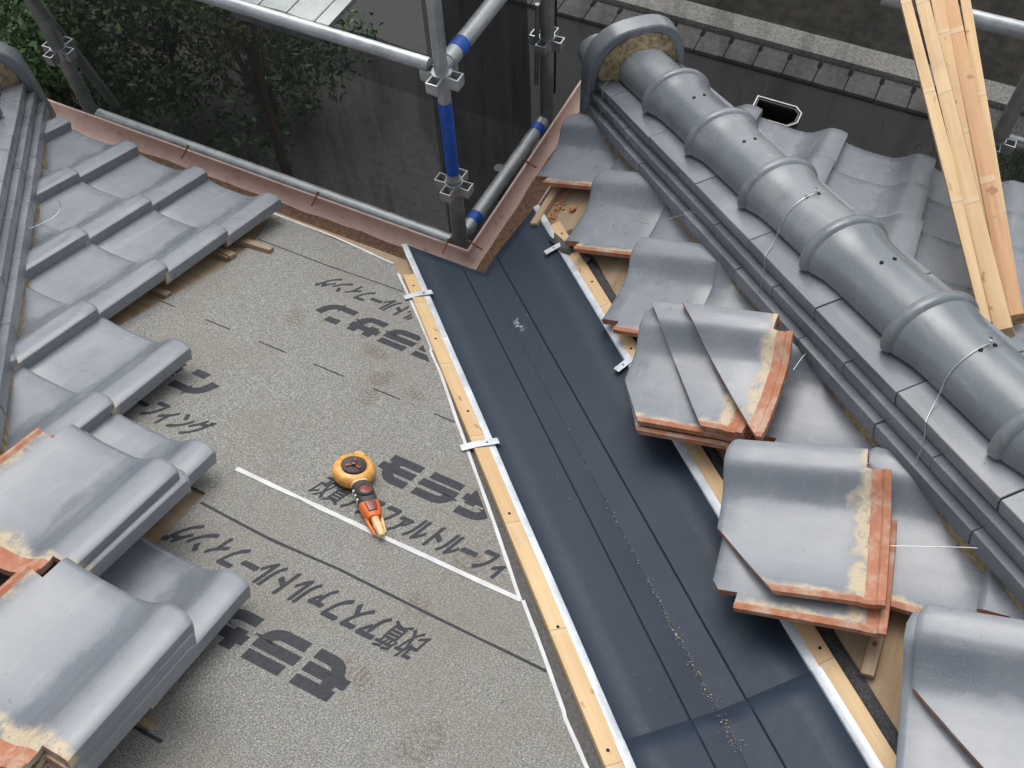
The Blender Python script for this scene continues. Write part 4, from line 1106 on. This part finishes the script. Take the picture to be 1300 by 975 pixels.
# ------------------------------------------------------------------ leaning bundle of new battens
def Fplane(x, y, n):
    off = NL@np.array([XH, XH, 0])+n; return un(x, y, NL, off)
def lean(pa, pb, wd, hh, mat, label, na, zb, ext, seedrot=0.0):
    a = Vector(Fplane(*pa, na)); b = Vector(pZ(*pb, zb)); d = (b-a).normalized(); L_ = (b-a).length+ext
    view = (Vector(CAM)-a).normalized(); s_ = d.cross(view).normalized(); nn = s_.cross(d)
    q = Matrix.Rotation(seedrot, 4, d); s_ = q @ s_; nn = q @ nn
    mw = frame(s_, d, nn, a)
    o = bevelled('pine_batten', boxv(-wd/2, wd/2, 0, L_, -hh/2, hh/2), BOXF, mat, .0012, None, mw)
    tag(o, label, 'batten', 'new pine battens leaning over the intact slope')
rzt = rz_+.04
lean((1256, 415), (1149, 0), .028, .030, PINE_B, 'new pale batten of the bundle on the side of the round ridge caps', .100, rzt, .5, .12)
lean((1276, 424), (1171, 0), .034, .034, PINE_B, 'new pale batten second from the ridge caps, with a light patch joint', .108, rzt+.014, .5, -.05)
lean((1270, 398), (1190, 0), .034, .028, PINE_B, 'new golden batten in the heart of the leaning bundle', .080, rzt-.006, .5, .05)
lean((1290, 406), (1207, 0), .034, .036, PINE_R, 'reddish batten of the leaning bundle, darker stains near its foot', .090, rzt+.006, .5, 0)
lean((1287, 380), (1225, 0), .026, .028, PINE_B, 'new pale batten at the rail side of the bundle, half hidden by the reddish one', .072, rzt-.006, .5, .1)

# ------------------------------------------------------------------ debris on the bare boards
def chips(cx, cy_, spread, k, mat, smin, smax, fu, W, name, label, n0=.002):
    V = []; F = []
    u, e = fu(cx, cy_, 0)
    for i in range(k):
        du, de = rng.normal(0, spread[0]), rng.normal(0, spread[1]); s_ = rng.uniform(smin, smax); b = len(V)
        c_ = np.array([u+du, e+de]); rot = rng.uniform(0, 6.28)
        for lz, f_ in ((0, 1.0), (.55, .75)):
            for q in range(5):
                a = rot+q*1.256+rng.normal(0, .2); V.append(W(c_[0]+s_*f_*math.cos(a), c_[1]+s_*f_*math.sin(a)*.7, n0+lz*s_*rng.uniform(.6, 1.1)))
        F += [tuple(b+5+q for q in range(5))] + [(b+q, b+(q+1) % 5, b+5+(q+1) % 5, b+5+q) for q in range(5)]
    o = obj(name, V, F, mat); tag(o, label, None, None, 'stuff'); return o
CLAYB = mat_simple('fresh_clay_crumbs', (.48, .20, .085), .9, 0, .3, 60, .3)
chips(706, 268, (.012, .045), 70, CLAYB, .002, .007, pR, Rw, 'clay_crumbs', 'orange clay crumbs scattered on the bare boards at the eave')
chips(726, 328, (.03, .03), 16, CLAYB, .002, .007, pR, Rw, 'clay_crumbs', 'clay crumbs by the end of the pine batten')
chips(240, 372, (.05, .04), 26, CLAYB, .001, .004, pL, Lw, 'clay_crumbs', 'clay crumbs on the bare boards by the felt edge')
for px, s_ in (((728, 267), .011), ((1002, 404), .012), ((745, 330), .009)):
    u, e = pR(*px, .0 if px[0] < 900 else .07); n0 = .002 if px[0] < 900 else .062
    V = []; F = []
    bm = bmesh.new(); bmesh.ops.create_icosphere(bm, subdivisions=2, radius=s_)
    for v in bm.verts: v.co *= 1+.35*noise.noise(v.co*90+Vector((px[0], 0, 0))); v.co.z = v.co.z*.6
    me = bpy.data.meshes.new('clay_lump'); bm.to_mesh(me); bm.free(); me.materials.append(CLAYB)
    o = link('clay_lump', me, None, FR @ Matrix.Translation((e, u, n0+s_*.45)))
    tag(o, {728: 'orange clay lump on the bare board at the eave', 1002: 'orange clay lump against the ridge mortar above the pointed tiles', 745: 'orange clay lump beside the torn felt flap'}[px[0]], 'clay lump')
# stub of a batten, eave strip, torn felt flap
(ua, ea), (ub, eb) = pR(1116, 800, .012), pR(1101, 858, .012)
d = Vector((eb-ea, ub-ua, 0)).normalized(); a_ = math.atan2(d.y, d.x); ln = math.hypot(eb-ea, ub-ua)+.06
st = bevelled('batten_stub', boxv(-.06, ln-.06, -.011, .011, .001, .018), BOXF, OLDW, .0015, None, FR @ Matrix.Translation((ea, ua, 0)) @ Matrix.Rotation(a_, 4, 'Z'))
tag(st, 'short old batten end with a nail on the bare boards by the tile stack', 'batten'); aspart(st)
link('nail_head', mesh('nail_head', *tube_data([(0, 0, .0178), (0, 0, .020)], .004, 8), RUST), st, st.matrix_world @ Matrix.Translation((.03, 0, 0)))
(ua, ea), (ub, eb) = pR(670, 300, .01), pR(700, 238, .01)
es = bevelled('eave_strip', boxv(min(ea, eb)-.2, max(ea, eb)-.045, ua-.012, ua+.012, .001, .020), BOXF, mat_pine('pale_eave_strip', (.40, .28, .16), (.55, .42, .27), 0), .001, None, FR)
tag(es, 'pale wooden eave strip beside the clay crumbs', 'batten')
def flap(pxs, n0, name, label, mat):
    V = []; F = []; P = []
    for (x, y, h) in pxs: u, e = pR(x, y, n0+h); P.append((e, u, n0+h))
    m_ = len(P)//2
    V = P; F = [(i, i+1, 2*m_-2-i, 2*m_-1-i) for i in range(m_-1)]
    o = obj(name, V, F, mat, None, FR, smooth=80); md = o.modifiers.new('t', 'SOLIDIFY'); md.thickness = .002; tag(o, label, 'felt scrap')
flap([(700, 292, .006), (715, 305, .012), (735, 318, .008), (752, 326, .010), (746, 334, .008), (730, 328, .006), (712, 320, .010), (698, 305, .006)], .006, 'felt_scrap', 'torn grey felt scrap below the tie clip', FELTD)
# left: old batten ends
for i, (pa, pb) in enumerate((((300, 304), (345, 318)), ((262, 308), (296, 326)))):
    (ua, ea), (ub, eb) = pL(*pa, .012), pL(*pb, .012); d = Vector((eb-ea, ub-ua, 0)); ln = d.length; a_ = math.atan2(d.y, d.x)
    o = bevelled('batten_stub', boxv(-.05, ln, -.012, .012, .001, .019), BOXF, OLDW, .0015, None, FL @ Matrix.Translation((ea, ua, 0)) @ Matrix.Rotation(a_, 4, 'Z'))
    tag(o, ['old batten end poking out at the eave under the leftmost eave tile', 'old batten end poking out from under the second tile row'][i], 'batten')

# ------------------------------------------------------------------ greenery below
def leaf_cloud(name, centre, rad, n, size, mat, parent, seed):
    rg = np.random.default_rng(seed); c_ = np.array(centre)
    blobs = [(c_ + rg.normal(0, .42, 3)*np.array(rad), rg.uniform(.28, .5)) for _ in range(14)]
    V = np.zeros((n*4, 3)); tint = np.zeros(n*4)
    for i in range(n):
        bc, br_ = blobs[rg.integers(len(blobs))]; d = rg.normal(0, 1, 3); d /= np.linalg.norm(d)
        p = bc + d*np.array(rad)*br_*rg.uniform(.55, 1.08)
        a = rg.normal(0, 1, 3); a /= np.linalg.norm(a); b = np.cross(a, d+rg.normal(0, .5, 3)); b /= np.linalg.norm(b)+1e-9; s_ = size*rg.uniform(.6, 1.3)
        V[i*4:i*4+4] = (p-a*s_, p+b*s_*.45, p+a*s_, p-b*s_*.45); tint[i*4:i*4+4] = rg.uniform(0, 1)
    me = bpy.data.meshes.new(name); me.from_pydata(V.tolist(), [], [(i*4, i*4+1, i*4+2, i*4+3) for i in range(n)]); me.materials.append(mat)
    at_ = me.attributes.new('tint', 'FLOAT', 'POINT'); at_.data.foreach_set('value', tint)
    return link(name, me, parent)
LF = [mat_leaf('leaf_mid_green', (.06, .11, .03), (.15, .21, .075)), mat_leaf('leaf_dark_green', (.035, .075, .025), (.085, .14, .05)), mat_leaf('leaf_olive', (.07, .10, .03), (.16, .19, .07))]
BARK = mat_simple('bark', (.09, .065, .045), .9, 0, .3, 20, .5)
def tree(px, z, rad, n, size, mat, label, seed):
    c_ = pZ(*px, z); t = empty('garden_tree', (c_[0], c_[1], GZ), label, 'tree', 'trees and shrubs in the garden below')
    leaf_cloud('crown', c_, rad, n, size, mat, t, seed)
    h = z-GZ
    V = []; F = []
    for k in range(5):
        a = k*1.3; e_ = (c_[0]+rad[0]*.5*math.cos(a)*(k > 0), c_[1]+rad[1]*.5*math.sin(a)*(k > 0), z+.2*rad[2])
        v, f = tube_data([(c_[0], c_[1], GZ-.02) if k == 0 else (c_[0], c_[1], GZ+h*.45), (c_[0]*.7+e_[0]*.3, c_[1]*.7+e_[1]*.3, GZ+h*.65), e_], [.07 if k == 0 else .04, .04, .012], 7)
        b = len(V); V += v; F += [tuple(b+i for i in q) for q in f]
    obj('trunk', V, F, BARK, t, smooth=60)
tree((190, 0), -4.6, (1.5, 1.2, 1.1), 5200, .055, LF[0], 'bright green shrub behind the upper rail', 11)
tree((45, 55), -4.2, (.95, .9, 1.2), 4200, .05, LF[1], 'dark green tree beside the arched end tile of the ridge', 12)
tree((300, 18), -3.6, (.55, .5, .6), 2200, .045, LF[2], 'small pale leafed shrub beside the walkway plank', 13)
tree((-40, -20), -4.4, (1.6, 1.2, 1.3), 4200, .06, LF[0], 'wide green shrub beyond the diagonal brace', 14)
tree((115, 120), -5.0, (1.2, 1.2, .9), 4200, .05, LF[1], 'low dark shrub below the leafy side eave', 15)
tree((330, 80), -5.2, (1.3, 1.2, .7), 3600, .05, LF[1], 'low shrub at the foot of the corner scaffold', 16)
# grass patch at the far right
gpos = pZ(1297, 208, GZ+.1); V = []; F = []
for i in range(9000):
    x = gpos[0]+rng.normal(.9, .8); y = gpos[1]+rng.normal(-.3, .6); h = rng.uniform(.06, .16); a = rng.uniform(0, 6.28); b = len(V); lx, ly = rng.normal(0, .04, 2)
    V += [(x-.007*math.cos(a), y-.007*math.sin(a), GZ+.008), (x+.007*math.cos(a), y+.007*math.sin(a), GZ+.008), (x+lx, y+ly, GZ+h)]; F.append((b, b+1, b+2))
me = bpy.data.meshes.new('grass'); me.from_pydata(V, [], F); me.materials.append(mat_simple('grass_green', (.07, .13, .03), .7, 0, .5, 3, 0))
tag(link('grass', me), 'green grass below the far scaffold post', None, None, 'stuff')
